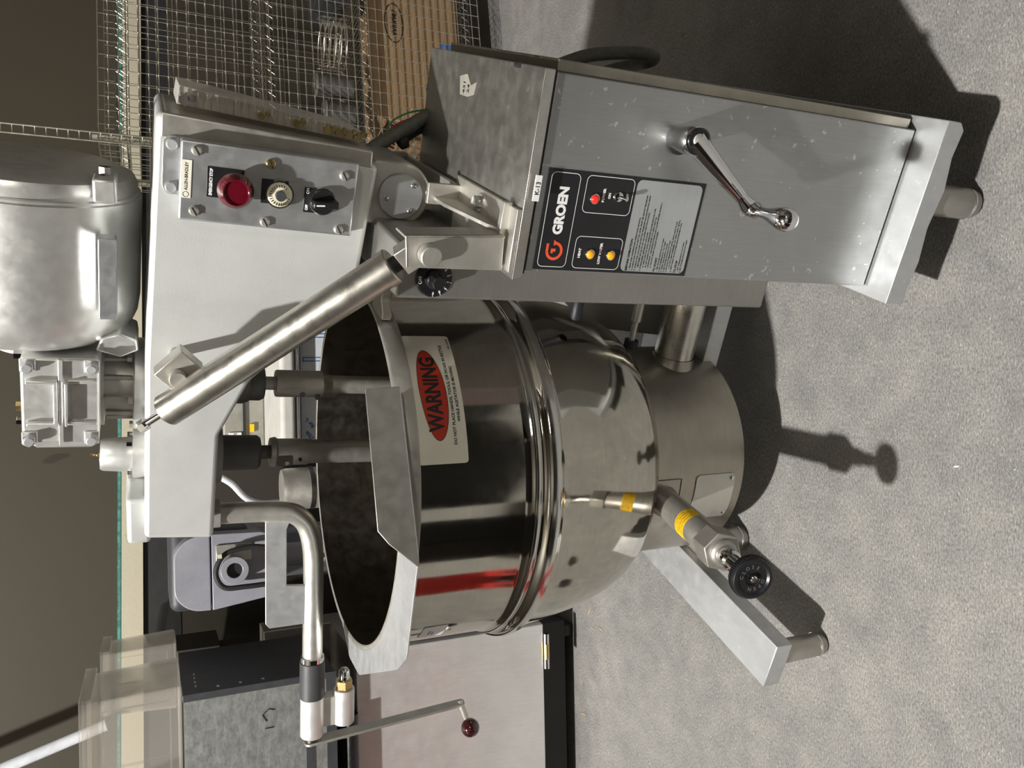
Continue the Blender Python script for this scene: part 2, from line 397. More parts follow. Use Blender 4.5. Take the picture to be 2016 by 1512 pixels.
E0 = ell(.088, .0245, LR + .0011); 
grid = [ell(.088 * f, .0245 * f, LR + .0011) for f in (.75, .5, .25)]
ringsE = [E0] + grid
for A, B in zip(ringsE, ringsE[1:]):
    for k in range(N): ov.face([A[k], A[(k + 1) % N], B[(k + 1) % N], B[k]])
for k in range(N): ov.face([grid[-1][k], grid[-1][(k + 1) % N], cen])
ov.build('red_oval', 'label_red', kt, smooth=60)
def fit(mb, txt, width, capsize, o, ux, uy, fn=None, bold=0, align='CENTER'):
    d = bpy.data.curves.new('t', 'FONT'); d.body = txt; d.size = capsize / .7; d.offset = bold; ob = bpy.data.objects.new('t', d); COL.objects.link(ob)
    bpy.context.view_layer.update(); w = ob.dimensions.x; bpy.data.objects.remove(ob)
    return mb.text(txt, o, ux, uy, capsize / .7, align, bold, width / w if width else 1, fn)
tl = mk()
fit(tl, 'WARNING', .144, .0275, 0, 0, 0, onlab(-41.5, .9275, LR + .0015), .0012)
fit(tl, 'DO NOT PLACE HANDS, TOOLS, OR HOSES IN KETTLE', .196, .0052, 0, 0, 0, onlab(-41.3, .8965, LR + .0013), .0002)
fit(tl, 'WHILE AGITATOR IS MOVING', .108, .0052, 0, 0, 0, onlab(-41.8, .8865, LR + .0013), .0002)
fit(tl, 'P/N 1152150', .024, .0035, 0, 0, 0, onlab(-25.6, .8795, LR + .0013), .0001)
A = ell2 = None
b2 = tl.bm; rr = [[b2.verts.new(cylpt(LR + .0013, ca + math.degrees(a * math.cos(t) / LR), cz + b * math.sin(t) + .003 * math.cos(t))) for t in (2 * PI * k / N for k in range(N))] for a, b in ((.0885, .0250), (.0875, .0240))]
for k in range(N): tl.face([rr[0][k], rr[0][(k + 1) % N], rr[1][(k + 1) % N], rr[1][k]])
tl.build('warning_print', 'ink_black', kt, smooth=0, fix=False)
sl = patch(mk(), LR, .0008, -127.5, -118, .866, .915, .004).build('paper_label', 'whitepaper', kt)
patch(patch(mk(), LR + .0009, .0003, -125, -121.5, .896, .899, .001, 6), LR + .0009, .0003, -125, -122.5, .889, .892, .001, 6).build('label_print', 'ink_blue', kt)

# ---- pouring lip with splash guard
lip_pts = [(.3030, -.2790), (.0900, -.4700), (-.104, -.4760), (-.160, -.440), (-.372, -.222), (-.398, -.140), (-.372, -.05)]
lm = mk(); outer = round_poly(lip_pts, [0, .03, .03, .03, .05, .02, 0], 5)
arc = [(.3775 * math.cos(math.radians(a)), .3775 * math.sin(math.radians(a))) for a in range(188, 318, 3)]
lm.plate([(x, y, .9975) for x, y in outer + arc], (0, 0, .003)).build('pouring_lip', 'light_sheet', root, .0008)
g = mk(); gd = V((.3030 - .0900, -.2790 + .4700, 0)).normalized(); gn = V((gd.y, -gd.x, 0))
gb = V((.0900, -.4700, 0)); L = V((.213, .191, 0)).length
gp = [(-.012, .999), (L + .004, .999), (L + .001, 1.058), (.052, 1.060), (.030, 1.044)]
g.plate([gb + gd * u + V((0, 0, z)) - gn * .000 for u, z in gp], -gn * .003).build('splash_guard', 'rough_steel', root, .0008)
# little bracket carrying the kettle at the console
mk().plate([(x, y, .978) for x, y in round_poly([(.366, -.135), (.402, -.105), (.470, -.150), (.470, -.100), (.400, -.060), (.372, -.050)], .008, 4)], (0, 0, .020)).build('trunnion_bracket', 'steel', root, .003)

# ---- pedestal drum
dr = mk().lathe([(0, .157), (.2515, .157), (.2515, .404), (.262, .408), (.262, .400), (.240, .398), (0, .398)], (0, 0, 0), (0, 0, 1), 120).build('pedestal_drum', 'base', root, smooth=40)
patch(mk(), .2517, .0022, -101.5, -76.0, .180, .288, .012).build('access_cover', 'steel', dr, .0006)
for a, z in ((-78.5, .190), (-99.0, .190)):
    p = cylpt(.2538, a, z); d = cylpt(1, a, 0); s_ = mk().lathe([(0, .0035), (.003, .0032), (.0055, .0015), (.006, 0), (0, 0)], p, d, 16).build('screw', 'chrome', dr)
sm = mk(); sm.tube([cylpt(.2520, -77.2, z) for z in (.400, .37, .33)], .0012, 6); sm.tube([cylpt(.2520, a, .3275) for a in (-77.2, -79, -83, -87)], .0010, 6)
sm.build('weld_seam', 'dark_steel', dr)

# ---- draw-off valve
v0, v1, v2 = V((.006, -.245, .365)), V((.046, -.475, .418)), V((.107, -.650, .470))
vd = (v2 - v0).normalized()
mk().lathe([(.031, 0), (.033, .004), (.033, .020), (.0305, .024), (.0305, .250), (.027, .256)], v0 - vd * .0, vd, 40).build('valve_body', 'rough_steel', root, smooth=40)
mk().lathe([(.0338, .0), (.0345, .003), (.0338, .006)], v0 + vd * .005, vd, 40).build('valve_collar', 'steel', root)
hx = mk().hexa(v0 + vd * .254, v0 + vd * .306, .0385, .3)
hx.lathe([(0, 0), (.026, 0), (.026, .006), (.020, .012), (0, .012)], v0 + vd * .305, vd, 32)
hx.build('valve_hex_nut', 'rough_steel', root, .002)
mk().lathe([(0, 0), (.018, 0), (.018, .030), (.014, .034), (.014, .060), (.011, .064), (.011, .100), (0, .100)], v0 + vd * .312, vd, 28).build('valve_stem', 'chrome', root, smooth=30)
wp = []
hw = mk(); wc = v0 + vd * .412
hw.lathe([(0, .004), (.012, .004), (.014, .008), (.026, .008), (.030, .012), (.0345, .012), (.037, .008), (.0375, -.004), (.035, -.008), (.030, -.008), (.026, -.004), (0, -.004)], wc, vd, 72)
x_, y_, _a = frame(vd)
for k in range(60):
    t = 2 * PI * k / 60; dd = x_ * math.cos(t) + y_ * math.sin(t); hw.obox(wc + dd * .0372 + vd * .002, dd * .0012, vd * .0055, dd.cross(vd) * .0010)
wh = hw.build('valve_handwheel', 'panel_black', root, .0006)
hp = mk(); txt = 'OPEN    CLOSE    '
for k, ch in enumerate('CLOSE  OPEN  '):
    if ch == ' ': continue
    t = PI / 2 - 2 * PI * k / 13
    # wheel face, letters round the hub as in the cast wheel
    R_ = V((1, 0, 0)); U_ = R_.cross(vd) * -1; U_ = vd.cross(R_).normalized() * -1 if U_.z < 0 else U_.normalized()
    R_ = U_.cross(-vd).normalized() * 1
    if R_.x < 0: R_ = -R_
    dd = R_ * math.cos(t) + U_ * math.sin(t); tt = R_ * math.sin(t) - U_ * math.cos(t)
    hp.text(ch, wc + vd * .0088 + dd * .0195, tt, dd, .0085, bold=.0002)
hp.build('cast_lettering', 'housing', wh, smooth=0, fix=False)
mk().lathe([(0, 0), (.0065, 0), (.0065, .008), (.004, .010), (0, .010)], wc + vd * .006, vd, 8).build('wheel_screw', 'chrome', wh)
# yellow sticker wrapped on the valve body
def onvalve(h, off=0.0307):
    up = V((0, 0, 1)) - vd * vd.z; up.normalize(); sd = vd.cross(up)
    return lambda u, w: v0 + vd * (h + u) + (up * math.cos(w / .0305) + sd * math.sin(w / .0305)) * off
up_ = onvalve(0)
st = mk(); NA = 20
rows = [[st.bm.verts.new(onvalve(.150)(u, w)) for u in (0, .042)] for w in [(-.050 + .078 * k / NA) for k in range(NA + 1)]]
for a, b in zip(rows, rows[1:]): st.face([a[0], b[0], b[1], a[1]])
stk = st.build('yellow_sticker', 'sticker', root, smooth=60)
sp = mk()
for k, s_ in enumerate(('CAUTION: DO NOT', 'OVERTIGHTEN', 'DAMAGE TO STEM', 'MAY RESULT')):
    fit(sp, s_, [.050, .036, .050, .036][k], .0052, 0, 0, 0, (lambda k: (lambda u, w: onvalve(.184 - .0092 * k, .0311)(w, u - .012)))(k), .0001)
sp.build('sticker_print', 'ink_brown', stk, smooth=0, fix=False)

# ---- legs, rails, feet
def foot(x, y, top, r=.026):
    f = mk().lathe([(0, 0), (r * .75, 0), (r * .92, .006), (r * .95, .022), (r, .024), (r, top), (0, top)], (x, y, 0), (0, 0, 1), 32).build('foot', 'rough_steel', root, smooth=40)
    mk().ring((x, y, .021), (x, y, .024), r + .0008, r - .004).build('foot_ring', 'chrome', f)
mk().plate([(-.327, y, z) for y, z in ((-.505, .18), (.33, .18), (.33, .137), (-.505, .137))], (.110, 0, 0)).build('rail', 'light_sheet', root, .002)
foot(-.270, -.470, .138); foot(-.270, .28, .138)
mk().plate([(.540, -.478, .180), (.857, -.478, .180), (.857, -.478, .150), (.845, -.478, .138), (.80, -.478, .143), (.745, -.478, .133), (.68, -.478, .142), (.62, -.478, .134), (.57, -.478, .140), (.540, -.478, .137)], (0, .72, 0)).build('console_channel', 'light_sheet', root, .0015)
foot(.724, -.437, .138, .028); foot(.724, .20, .138, .028)
mk().box(-.217, .540, -.04, .22, .135, .1795).build('cross_channel', 'light_sheet', root, .002)
foot(-.200, -.150, .157, .033)
mk().cyl((.2, -.03, .262), (.56, -.03, .262), .0455, seg=48).build('pedestal_tube', 'spring_steel', root)
sad = mk(); sad.lathe([(.0475, 0), (.052, -.03), (.070, -.06)], (.262, -.03, .262), (1, 0, 0), 48).build('tube_saddle', 'base', root)
a_ = mp(1132, 592, -.12); b_ = mp(1132, 628, -.12)
mk().lathe([(0, 0), (.011, 0), (.0125, .006), (.0125, .036), (.010, .040), (.010, .08), (0, .08)], b_, (1, 0, 0), 24).build('black_plug', 'ink_black', root)
c_ = mp(1258, 592, -.02); d_ = mp(1262, 640, -.02)
mk().lathe([(0, 0), (.007, 0), (.007, .045), (.0115, .047), (.0115, .10), (0, .10)], (c_.x - .095, -.02, c_.z - .004), (1, 0, 0), 20).build('drain_tube', 'steel', root)
mk().cyl((c_.x - .112, -.02, c_.z - .004), (c_.x - .094, -.02, c_.z - .004), .016).build('drain_grommet', 'rubber', root)
mk().plate([(x, .16, z) for x, z in ((.24, .18), (.55, .18), (.55, .62), (.44, .60), (.26, .40))], (0, .006, 0)).build('rear_gusset', 'rough_steel', root)

# ---- side housing with thermostat
hs = mk().box(.468, .556, -.300, -.02, .292, 1.03).build('side_housing', 'housing', root, .006, segs=3)
tk = mp(855, 549, -.302); tk = V((tk.x, -.301, tk.z))
kn = mk().lathe([(0, .012), (.013, .012), (.015, .010), (.0165, .004), (.028, .003), (.0305, 0), (0, 0)], tk, (0, -1, 0), 48).build('thermostat_dial', 'black', hs, smooth=40)
mk().lathe([(0, .028), (.010, .028), (.0115, .026), (.0135, .010), (0, .010)], tk, (0, -1, 0), 8).build('thermostat_knob', 'black', kn, .0008, smooth=0)
tp = mk(); tp.text('OFF', tk + V((-.002, -.0042, .0235)), (1, 0, 0), (0, 0, 1), .0075, bold=.0002)
for k, s_ in enumerate('123456789'):
    t = math.radians(35 - 27 * k); dd = V((math.cos(t), 0, math.sin(t)))
    tp.text(s_, tk + dd * .0225 + V((0, -.0042, 0)), (math.sin(t), 0, -math.cos(t)), dd, .0065, bold=.0002)
    tp.obox(tk + dd * .0272 + V((0, -.0036, 0)), dd * .0016, V((0, .0003, 0)), dd.cross(V((0, 1, 0))) * .0004)
tp.build('dial_print', 'ink_white', kn, smooth=0, fix=False)

# ---- console
cb = mk().box(.556, .834, -.420, .050, .182, .877).build('console_cabinet', 'console', root, .0025)
mk().box(.834, .850, -.408, .046, .186, .868).build('side_panel', 'base', cb, .001)  # browner steel than the cabinet: a brown reflection put into the colour
mk().box(.557, .833, -.4235, -.4205, .186, .874).build('front_panel', 'console', cb, .001)
mk().box(.552, .836, -.4225, -.40, .8745, .8785).build('gasket', 'rubber', cb)
mk().plate([(.546, y, z) for y, z in ((-.4405, .9005), (.060, .9005), (.060, .879), (-.428, .879))], (.290, 0, 0)).build('console_top', 'top_sheet', root, .0015)
for x, z in ((.832, .8995),):
    mk().cyl((.8335, -.36, .902), (.8335, -.345, .902), .004).build('corner_pin', 'rubber', cb)
mk().box(.662, .698, -.4420, -.4395, .8800, .8895).build('tag', 'whitepaper', root)
mk().text('K-13', (.680, -.4424, .8847), (1, 0, 0), (0, 0, 1), .0095, bold=.0001).build('tag_print', 'ink_black', root, smooth=0, fix=False)
# remains of a sticker on the console top
mk().plate([(x, y, .9008) for x, y in ((.772, -.125), (.800, -.115), (.806, -.150), (.790, -.172), (.797, -.196), (.777, -.190), (.771, -.160))], (0, 0, .0003)).build('torn_sticker', 'beige', root)
mk().text('431', (.785, -.142, .9013), (1, 0, 0), (0, 1, 0), .014, bold=.0003).text('24', (.784, -.162, .9013), (1, 0, 0), (0, 1, 0), .014, bold=.0003).build('torn_print', 'ink_black', root, smooth=0, fix=False)

PX0, PX1, PZ1, PZ0 = .5600, .7080, .8625, .5890; PW, PH = PX1 - PX0, PZ1 - PZ0; PY = -.4238
def pp(u, v, lift=0): return V((PX0 + u * PW, PY - .0010 - lift, PZ1 - v * PH))
pb = mk().plate([pp(u, v) + V((0, .001, 0)) for u, v in ((0, 0), (1, 0), (1, 1), (0, 1))], (0, -.001, 0)).build('control_panel', 'panel_black', root)
def rbox(u0, u1, v0, v1, r=.008):
    return round_poly([(PX0 + u0 * PW, PZ1 - v1 * PH), (PX0 + u1 * PW, PZ1 - v1 * PH), (PX0 + u1 * PW, PZ1 - v0 * PH), (PX0 + u0 * PW, PZ1 - v0 * PH)], r, 6)
def outline(mb, u0, u1, v0, v1, w=.0009, y=PY - .0013):
    a = rbox(u0, u1, v0, v1); b = rbox(u0 + w / PW, u1 - w / PW, v0 + w / PH, v1 - w / PH, .008 - w)
    A_ = [mb.bm.verts.new((x, y, z)) for x, z in a]; B_ = [mb.bm.verts.new((x, y, z)) for x, z in b]; n = len(A_)
    for i in range(n): mb.face([A_[i], A_[(i + 1) % n], B_[(i + 1) % n], B_[i]])
gp_ = mk(); a_ = rbox(.025, .975, .545, .982, .009); gp_.face([gp_.bm.verts.new((x, PY - .0013, z)) for x, z in a_]); ga = gp_.build('instruction_area', 'panel_grey', pb, fix=False)
wm = mk()
outline(wm, .03, .97, .018, .192); outline(wm, .03, .365, .230, .530); outline(wm, .60, .97, .230, .530)
ex = V((1, 0, 0)); ez = V((0, 0, 1))
fit(wm, 'GROEN', .47 * PW, .0145, pp(.60, .108, .0004), ex, ez, None, .0011)
fit(wm, 'POWER', .0205, .0038, pp(.785, .349, .0004), ex, ez, None, .0003)
fit(wm, 'ON', .0085, .0038, pp(.785, .385, .0004), ex, ez, None, .0003)
fit(wm, 'OFF', .0115, .0038, pp(.785, .497, .0004), ex, ez, None, .0003)
fit(wm, 'HEAT', .0150, .0038, pp(.19, .266, .0004), ex, ez, None, .0003)
fit(wm, 'LOW WATER', .0330, .0038, pp(.195, .396, .0004), ex, ez, None, .0003)
wm.build('panel_print', 'ink_white', pb, smooth=0, fix=False)
# the maker's ring-shaped mark
lg = mk(); lc = pp(.195, .108, .0004); ro, ri = .0140, .0098
def arcband(a0, a1, n=40):
    pr = None
    for k in range(n + 1):
        t = math.radians(a0 + (a1 - a0) * k / n); p = [lg.bm.verts.new(lc + V((math.cos(t) * r_, 0, math.sin(t) * r_))) for r_ in (ro, ri)]
        if pr: lg.face([pr[0], p[0], p[1], pr[1]])
        pr = p
arcband(100, 372)
lg.plate([lc + V((x, 0, z)) for x, z in ((-.002, .0140), (.011, .0140), (.011, .0100), (-.002, .0100))], (0, -.0002, 0))
lg.plate([lc + V((x, 0, z)) for x, z in ((-.0035, .0056), (.0035, .0056), (.0035, -.0020), (-.0010, -.0020), (-.0010, .0020), (-.0035, .0020))], (0, -.0002, 0))
lg.plate([lc + V((x, 0, z)) for x, z in ((.0085, .0026), (.0165, .0026), (.0150, -.0005), (.0090, -.0005))], (0, -.0002, 0))
lg.build('ring_emblem', 'ink_red', pb, smooth=0)
bt = mk()
rows_ = [('h', .030, .585, 'BEFORE OPERATION', .0505), ('t', .035, .607, '1. READ AND UNDERSTAND OPERATORS MANUAL.', .083),
 ('t', .035, .625, '2. CHECK FOR WATER IN KETTLE. LEVEL MUST BE ABOVE "MINIMUM".', .118), ('t', .035, .643, '3. CHECK FOR VACUUM IN KETTLE. PRESSURE GAUGE SHOULD READ', .117),
 ('t', .075, .660, 'BETWEEN 20" Hg TO 30" Hg WHEN KETTLE IS COLD.', .086), ('t', .035, .678, '4. IF REQUIRED, ESTABLISH VACUUM.', .062),
 ('t', .075, .695, 'A. HEAT KETTLE UNTIL PRESSURE GAUGE SHOWS 5 PSI.', .093), ('t', .075, .712, 'B. LIFT SAFETY VALVE LEVER TO VENT KETTLE.', .080),
 ('t', .055, .728, '-- WARNING -- ESCAPING STEAM CAN CAUSE SEVERE BURNS !!', .105), ('t', .075, .745, 'C. ALLOW LEVER TO SNAP CLOSED.', .058),
 ('h', .030, .775, 'TO START', .0235), ('t', .035, .795, '1. SET POWER SWITCH TO "OFF".', .054), ('t', .035, .811, '2. SET THERMOSTAT TO "OFF".', .050),
 ('t', .035, .827, '3. OPEN GAS SUPPLY VALVE.', .046), ('t', .035, .843, '4. SET POWER SWITCH TO "ON".', .052), ('t', .035, .859, '5. ROTATE THERMOSTAT UNTIL HEAT LIGHT IS ON.', .082),
 ('t', .075, .875, '1-3 LOW HEAT (SIMMER). 8-9 HIGH HEAT (BOIL).', .078), ('t', .035, .891, '6. HEAT LIGHT IS ON WHEN MAIN BURNER IS ON.', .080),
 ('h', .030, .920, 'TO STOP', .0205), ('t', .035, .940, '1. SET THERMOSTAT TO "OFF".', .050), ('t', .035, .957, '2. SET POWER SWITCH TO "OFF".', .054)]
for kd, u, v, s_, w_ in rows_:
    fit(bt, s_, w_, .0034 if kd == 'h' else .0021, pp(u, v, .0006), ex, ez, None, .0002 if kd == 'h' else .0001, 'LEFT')
bt.build('instruction_print', 'ink_black', ga, smooth=0, fix=False)
def pilot(u, v, lens):
    p = pp(u, v); l = mk().ring(p, p + V((0, -.0035, 0)), .0078, .0058, 28).build('indicator_light', 'chrome', pb, .0006)
    mk().lathe([(0, .0075), (.004, .0072), (.0060, .0055), (.0062, 0), (0, 0)], p, (0, -1, 0), 28).build('lens', lens, l, smooth=50)
pilot(.745, .293, 'red_lens'); pilot(.185, .330, 'amber_lens'); pilot(.185, .462, 'amber_lens')
p = pp(.785, .440); sw = mk().lathe([(0, .004), (.0050, .004), (.0065, .003), (.0070, .003), (.0085, 0), (0, 0)], p, (0, -1, 0), 24).build('toggle_switch', 'chrome', pb)
mk().lathe([(0, 0), (.0022, 0), (.0034, .014), (.0034, .016), (0, .018)], p + V((0, -.002, 0)), V((.003, -1, -.35)).normalized(), 16).build('toggle_lever', 'chrome', sw, smooth=50)

# ---- tilting crank
ch = V((.766, -.4235, .658))
cr = mk().ring(ch, ch + V((0, -.006, 0)), .0200, .0150, 32).build('crank_flange', 'rubber', root)
arm = mk()
hc = V((.776, -.4640, .677))
arm.lathe([(0, 0), (.017, 0), (.0185, .020), (.0210, .050), (.0210, .066), (.0190, .070), (.0, .070)], V((.770, -.425, .664)), V((.05, -1, .14)).normalized(), 40)
d1 = V((.688, -.498, .553)) - V((.776, -.486, .677)); pd = V((0, -1, 0)).cross(d1).normalized(); N_ = 14
arm.tube([V((.776, -.484, .677)) + d1 * (k / N_) for k in range(N_ + 1)], 0, 20, radii=[.0180 - .0088 * min(1, k / 12) + (.003 if k > 12 else 0) for k in range(N_ + 1)])
arm.ball((.688, -.498, .553), .0125, 24)
arm.build('crank_arm', 'chrome', root, smooth=50)
mk().lathe([(.0095, 0), (.0150, 0), (.0155, .002), (.0150, .003), (.0095, .003)], V((.7752, -.4935, .6742)), V((.05, -1, .14)).normalized(), 36).build('crank_washer', 'black', root)
mk().lathe([(0, .006), (.007, .0055), (.0092, .004), (.0092, 0), (0, 0)], V((.7752, -.4935, .6742)), V((.05, -1, .14)).normalized(), 28).build('crank_cap', 'pipe', root, smooth=40)
mk().lathe([(0, 0), (.0120, 0), (.0125, .004), (.0090, .009), (.0078, .016), (.0095, .030), (.0140, .046), (.0170, .060), (.0165, .070), (.0120, .079), (0, .083)], (.688, -.505, .553), V((.02, -1, -.05)).normalized(), 36).build('crank_handle', 'chrome', root, smooth=60)

# ---- bracket on the console that carries the arm and the gas spring
bk = mk(); bk.box(.556, .648, -.438, -.18, .901, .908).build('bracket_base', 'steel', root, .001)
mk().plate([(x, -.412, z) for x, z in ((.556, .905), (.652, .905), (.652, .918), (.556, .921))], (0, .012, 0)).build('bracket_angle', 'steel', root, .001)
fr = mk().plate([(x, -.425, z) for x, z in ((.555, .912), (.607, .916), (.598, 1.062), (.5535, 1.056))], (0, .006, 0))
fr.plate([(x, -.425, z) for x, z in ((.603, .914), (.607, .916), (.598, 1.062), (.594, 1.062))], (0, .050, 0))
fr.plate([(x, -.425, z) for x, z in ((.5535, 1.052), (.598, 1.057), (.598, 1.062), (.5535, 1.056))], (0, .006, 0))
fr.build('bracket_post', 'steel', root, .0012)
mk().plate([(.607, y, z) for y, z in ((-.415, .908), (-.150, .908), (-.150, .950), (-.25, .950), (-.38, .925))], (.005, 0, 0)).build('bracket_web', 'steel', root)
mk().box(.600, .634, -.200, -.190, .905, .962).box(.600, .634, -.19, .10, .905, .915).build('pivot_stop', 'steel', root, .001)
mk().plate([(x, .105, z) for x, z in round_poly([(.560, .905), (.64, .905), (.632, 1.0), (.61, 1.03), (.58, 1.03), (.560, 1.0)], .012, 4)], (0, .012, 0)).build('pivot_plate', 'steel', root, .001)
mk().hexa((.628, -.30, .909), (.628, -.30, .922), .010).cyl((.628, -.30, .907), (.628, -.30, .911), .014).build('bracket_bolt', 'chrome', root)
mk().cyl((.595, -.13, .987), (.595, .11, .987), .020).build('pivot_shaft', 'rough_steel', root)
pin = V((.5745, -.427, 1.028))
mk().lathe([(0, .018), (.0135, .018), (.0150, .0165), (.0150, 0), (0, 0)], pin, (0, -1, 0), 36).build('spring_pin', 'steel', root, smooth=30)

# ---- gas spring
s0, s1 = V((.260, -.250, 1.360)), V((.531, -.368, 1.070)); sd = (s1 - s0).normalized()
cy = mk().lathe([(0, 0), (.0235, 0), (.0262, .003), (.0262, (s1 - s0).length), (.0275, (s1 - s0).length), (.0275, (s1 - s0).length + .014), (.0255, (s1 - s0).length + .016), (0, (s1 - s0).length + .016)], s0, sd, 56).build('gas_spring', 'spring_steel', root, smooth=35)
e_ = s1 + sd * .012
mk().cyl(e_, e_ + sd * .022, .012).build('spring_rod', 'rubber', root)
ce = e_ + sd * .030; sp_ = V((0, 1, 0)); sp_ = (sp_ - sd * sp_.dot(sd)).normalized(); sq = sd.cross(sp_)
mk().obox(ce + sd * .006, sd * .0200, sp_ * .0140, sq * .0190).build('spring_clevis', 'rough_steel', root, .0015)
mk().hexa(s0 - sd * .052, s0 - sd * .040, .0105).cyl(s0 - sd * .042, s0 + sd * .002, .0058, seg=20).lathe([(.0058, 0), (.0095, .002), (.0095, .010), (.0, .010)], s0 - sd * .010, sd, 24).build('spring_bolt', 'chrome', root)
pc = V((.317, -.250, 1.343))
cv = mk(); cv.obox(V((.323, -.232, 1.341)), V((.017, 0, -.017)) * 1.15, V((0, .016, 0)), V((.017, 0, .017)) * .95)
cv.build('arm_clevis', 'steel', root, .0015)
mk().lathe([(0, .014), (.0115, .014), (.0128, .0125), (.0128, 0), (0, 0)], pc, (0, -1, 0), 32).build('clevis_pin', 'steel', root, smooth=30)
mk().cyl(pc, (pc.x, -.15, pc.z), .009).build('clevis_shaft', 'rough_steel', root)

# ---- agitator arm (the grey casting)
FY = -.150
outl = [(.690, 1.3665), (.3, 1.3885), (-.040, 1.3960), (-.052, 1.2810), (.16, 1.2740), (.255, 1.2300), (.425, 1.052), (.568, 1.030), (.572, 1.00), (.6, .936), (.648, .96), (.652, 1.04)]
outl = [(.694, 1.3665), (.3, 1.3885), (-.040, 1.3960), (-.052, 1.2810), (.16, 1.2740), (.262, 1.2250), (.425, 1.056), (.645, 1.034)]
am = mk().plate([(x, FY, z) for x, z in round_poly(outl, [.012, 0, .010, .008, .03, .05, .02, .01], 6)], (0, .27, 0)).build('agitator_arm', 'cast', root, .008, segs=3)
mk().plate([(x, FY + .022, z) for x, z in [(.545, 1.06), (.652, 1.06)] + [(.5985 + .0545 * math.cos(math.radians(a)), .9880 + .0545 * math.sin(math.radians(a))) for a in range(10, -191, -8)]], (0, .20, 0)).build('pivot_boss', 'rough_steel', am, .004)
dc = V((.5955, FY + .020, .9870))
ds = mk().lathe([(0, .006), (.0365, .006), (.0380, .0045), (.0380, 0), (0, 0)], dc, (0, -1, 0), 56).build('pivot_cover', 'plate_alu', am, smooth=30)
for dx, dz in ((-.004, .026), (.021, -.020), (-.023, -.018)):
    mk().lathe([(0, .0035), (.0035, .003), (.0050, .001), (.0052, 0), (0, 0)], dc + V((dx, -.006, dz)), (0, -1, 0), 18).build('screw', 'chrome', ds)
mk().box(-.074, .022, -.115, .09, 1.385, 1.4245).build('arm_end_block', 'cast', am, .008, segs=3)
mk().plate([(x, FY - .0005, z) for x, z in ((.655, 1.362), (.6925, 1.360), (.668, 1.045), (.640, 1.045))], (0, .26, 0)).build('edge_cover', 'rough_steel', am, .003)
# clear cover strip with its nuts down the outer edge
cs = mk().plate([(x, -.105, z) for x, z in ((.701, 1.338), (.728, 1.334), (.690, 1.052), (.674, 1.052))], (0, .15, 0)).build('clear_cover', 'lexan', am, .001)
sl_ = mk(); 
for k in range(26):
    t = k / 25; z = 1.332 - .270 * t; x0 = .700 - .024 * t; w_ = .026 - .008 * t
    sl_.box(x0 + .001, x0 + w_, -.1075, -.1055, z, z + .0012)
sl_.build('cover_ribs', 'wire', cs)
for k, (t, w_) in enumerate(((0.01, .011), (.42, .007), (.62, .008), (.80, .008), (.87, .008), (.93, .008), (.985, .009))):
    z = 1.330 - .270 * t; x = .709 - .026 * t
    mk().hexa((x, -.118, z), (x, -.106, z), w_ * .8).hexa((x + .004, -.118, z - .010), (x + .004, -.106, z - .010), w_ * .6).build('cover_nut', 'brass' if k else 'chrome', cs)

# ---- push-button station on the arm
def bp(x, z, y): return V((x, y, z))
B0 = V((.5975, 0, 1.2070))
def bf(u, w, y): v = B0 + BR * u + BU * w; return V((v.x, y, v.z))
st_ = mk().plate([bf(u, w, -.152) for u, w in ((-.060, .130), (.058, .130), (.058, -.132), (-.060, -.132))], (0, -.026, 0)).build('push_button_station', 'plate_alu', root, .0035, segs=3)
mk().plate([bf(u, w, -.150) for u, w in round_poly([(-.028, .153), (.058, .153), (.058, .10), (-.028, .10)], [.014, .014, 0, 0], 6)], (0, -.004, 0)).build('mounting_strap', 'plate_alu', st_, .0008)
SY = -.178
for u, w in ((-.017, .141), (.046, .141)):
    mk().lathe([(0, .008), (.0070, .008), (.0082, .006), (.0082, 0), (0, 0)], bf(u, w, -.154), (0, -1, 0), 22).build('strap_bolt', 'light_sheet', st_, .0004)
for i, (u, w) in enumerate(((.045, .108), (-.044, .108), (.040, .003), (-.050, .005), (.036, -.110), (-.050, -.110))):
    c = bf(u, w, SY); s_ = mk().lathe([(0, .0062), (.0055, .0058), (.0074, .003), (.0076, 0), (0, 0)], c, (0, -1, 0), 24).build('panel_screw', 'brass' if i == 2 else 'steel', st_, smooth=30)
    mk().obox(c + V((0, -.0060, 0)), V((.0062, 0, .0035)), V((0, .0006, 0)), V((-.0004, 0, .0008))).build('slot', 'ink_black', s_)
npz = mk().plate([bf(u, w, SY) for u, w in ((-.026, .128), (.030, .128), (.030, .1135), (-.026, .1135))], (0, -.0012, 0)).build('maker_plate', 'label', st_, .0003)
fit(mk(), 'ALLEN-BRADLEY', .041, .0042, bf(.006, .1207, SY - .0015), BR, BU, None, .0001).ring(bf(-.0205, .1207, SY - .0012), bf(-.0205, .1207, SY - .0015), .0042, .0036, 20).build('maker_print', 'ink_black', npz, smooth=0, fix=False)
def legend(u, w, hw_, hh, name='legend_plate'):
    return mk().plate([bf(u + a, w + b, SY) for a, b in ((-hw_, hh), (hw_, hh), (hw_, -hh), (-hw_, -hh))], (0, -.0015, 0)).build(name, 'panel_black', st_, .0003)
l1 = legend(.002, .066, .0225, .0260); fit(mk(), 'EMERGENCY STOP', .040, .0042, bf(.002, .0865, SY - .0018), BR, BU, None, .0003).build('legend_print', 'ink_white', l1, smooth=0, fix=False)
rb = bf(-.0035, .0530, SY)
mk().lathe([(0, .0335), (.0165, .0335), (.0180, .0365), (.0195, .0370), (.0255, .0245), (.0265, .021), (.0250, .017), (.012, .012), (.012, 0), (0, 0)], rb, (0, -1, 0), 56).build('red_stop_button', 'red_button', st_, smooth=30)
l2 = legend(-.002, -.006, .0185, .0200)
dl = bf(-.0035, -.0125, SY)
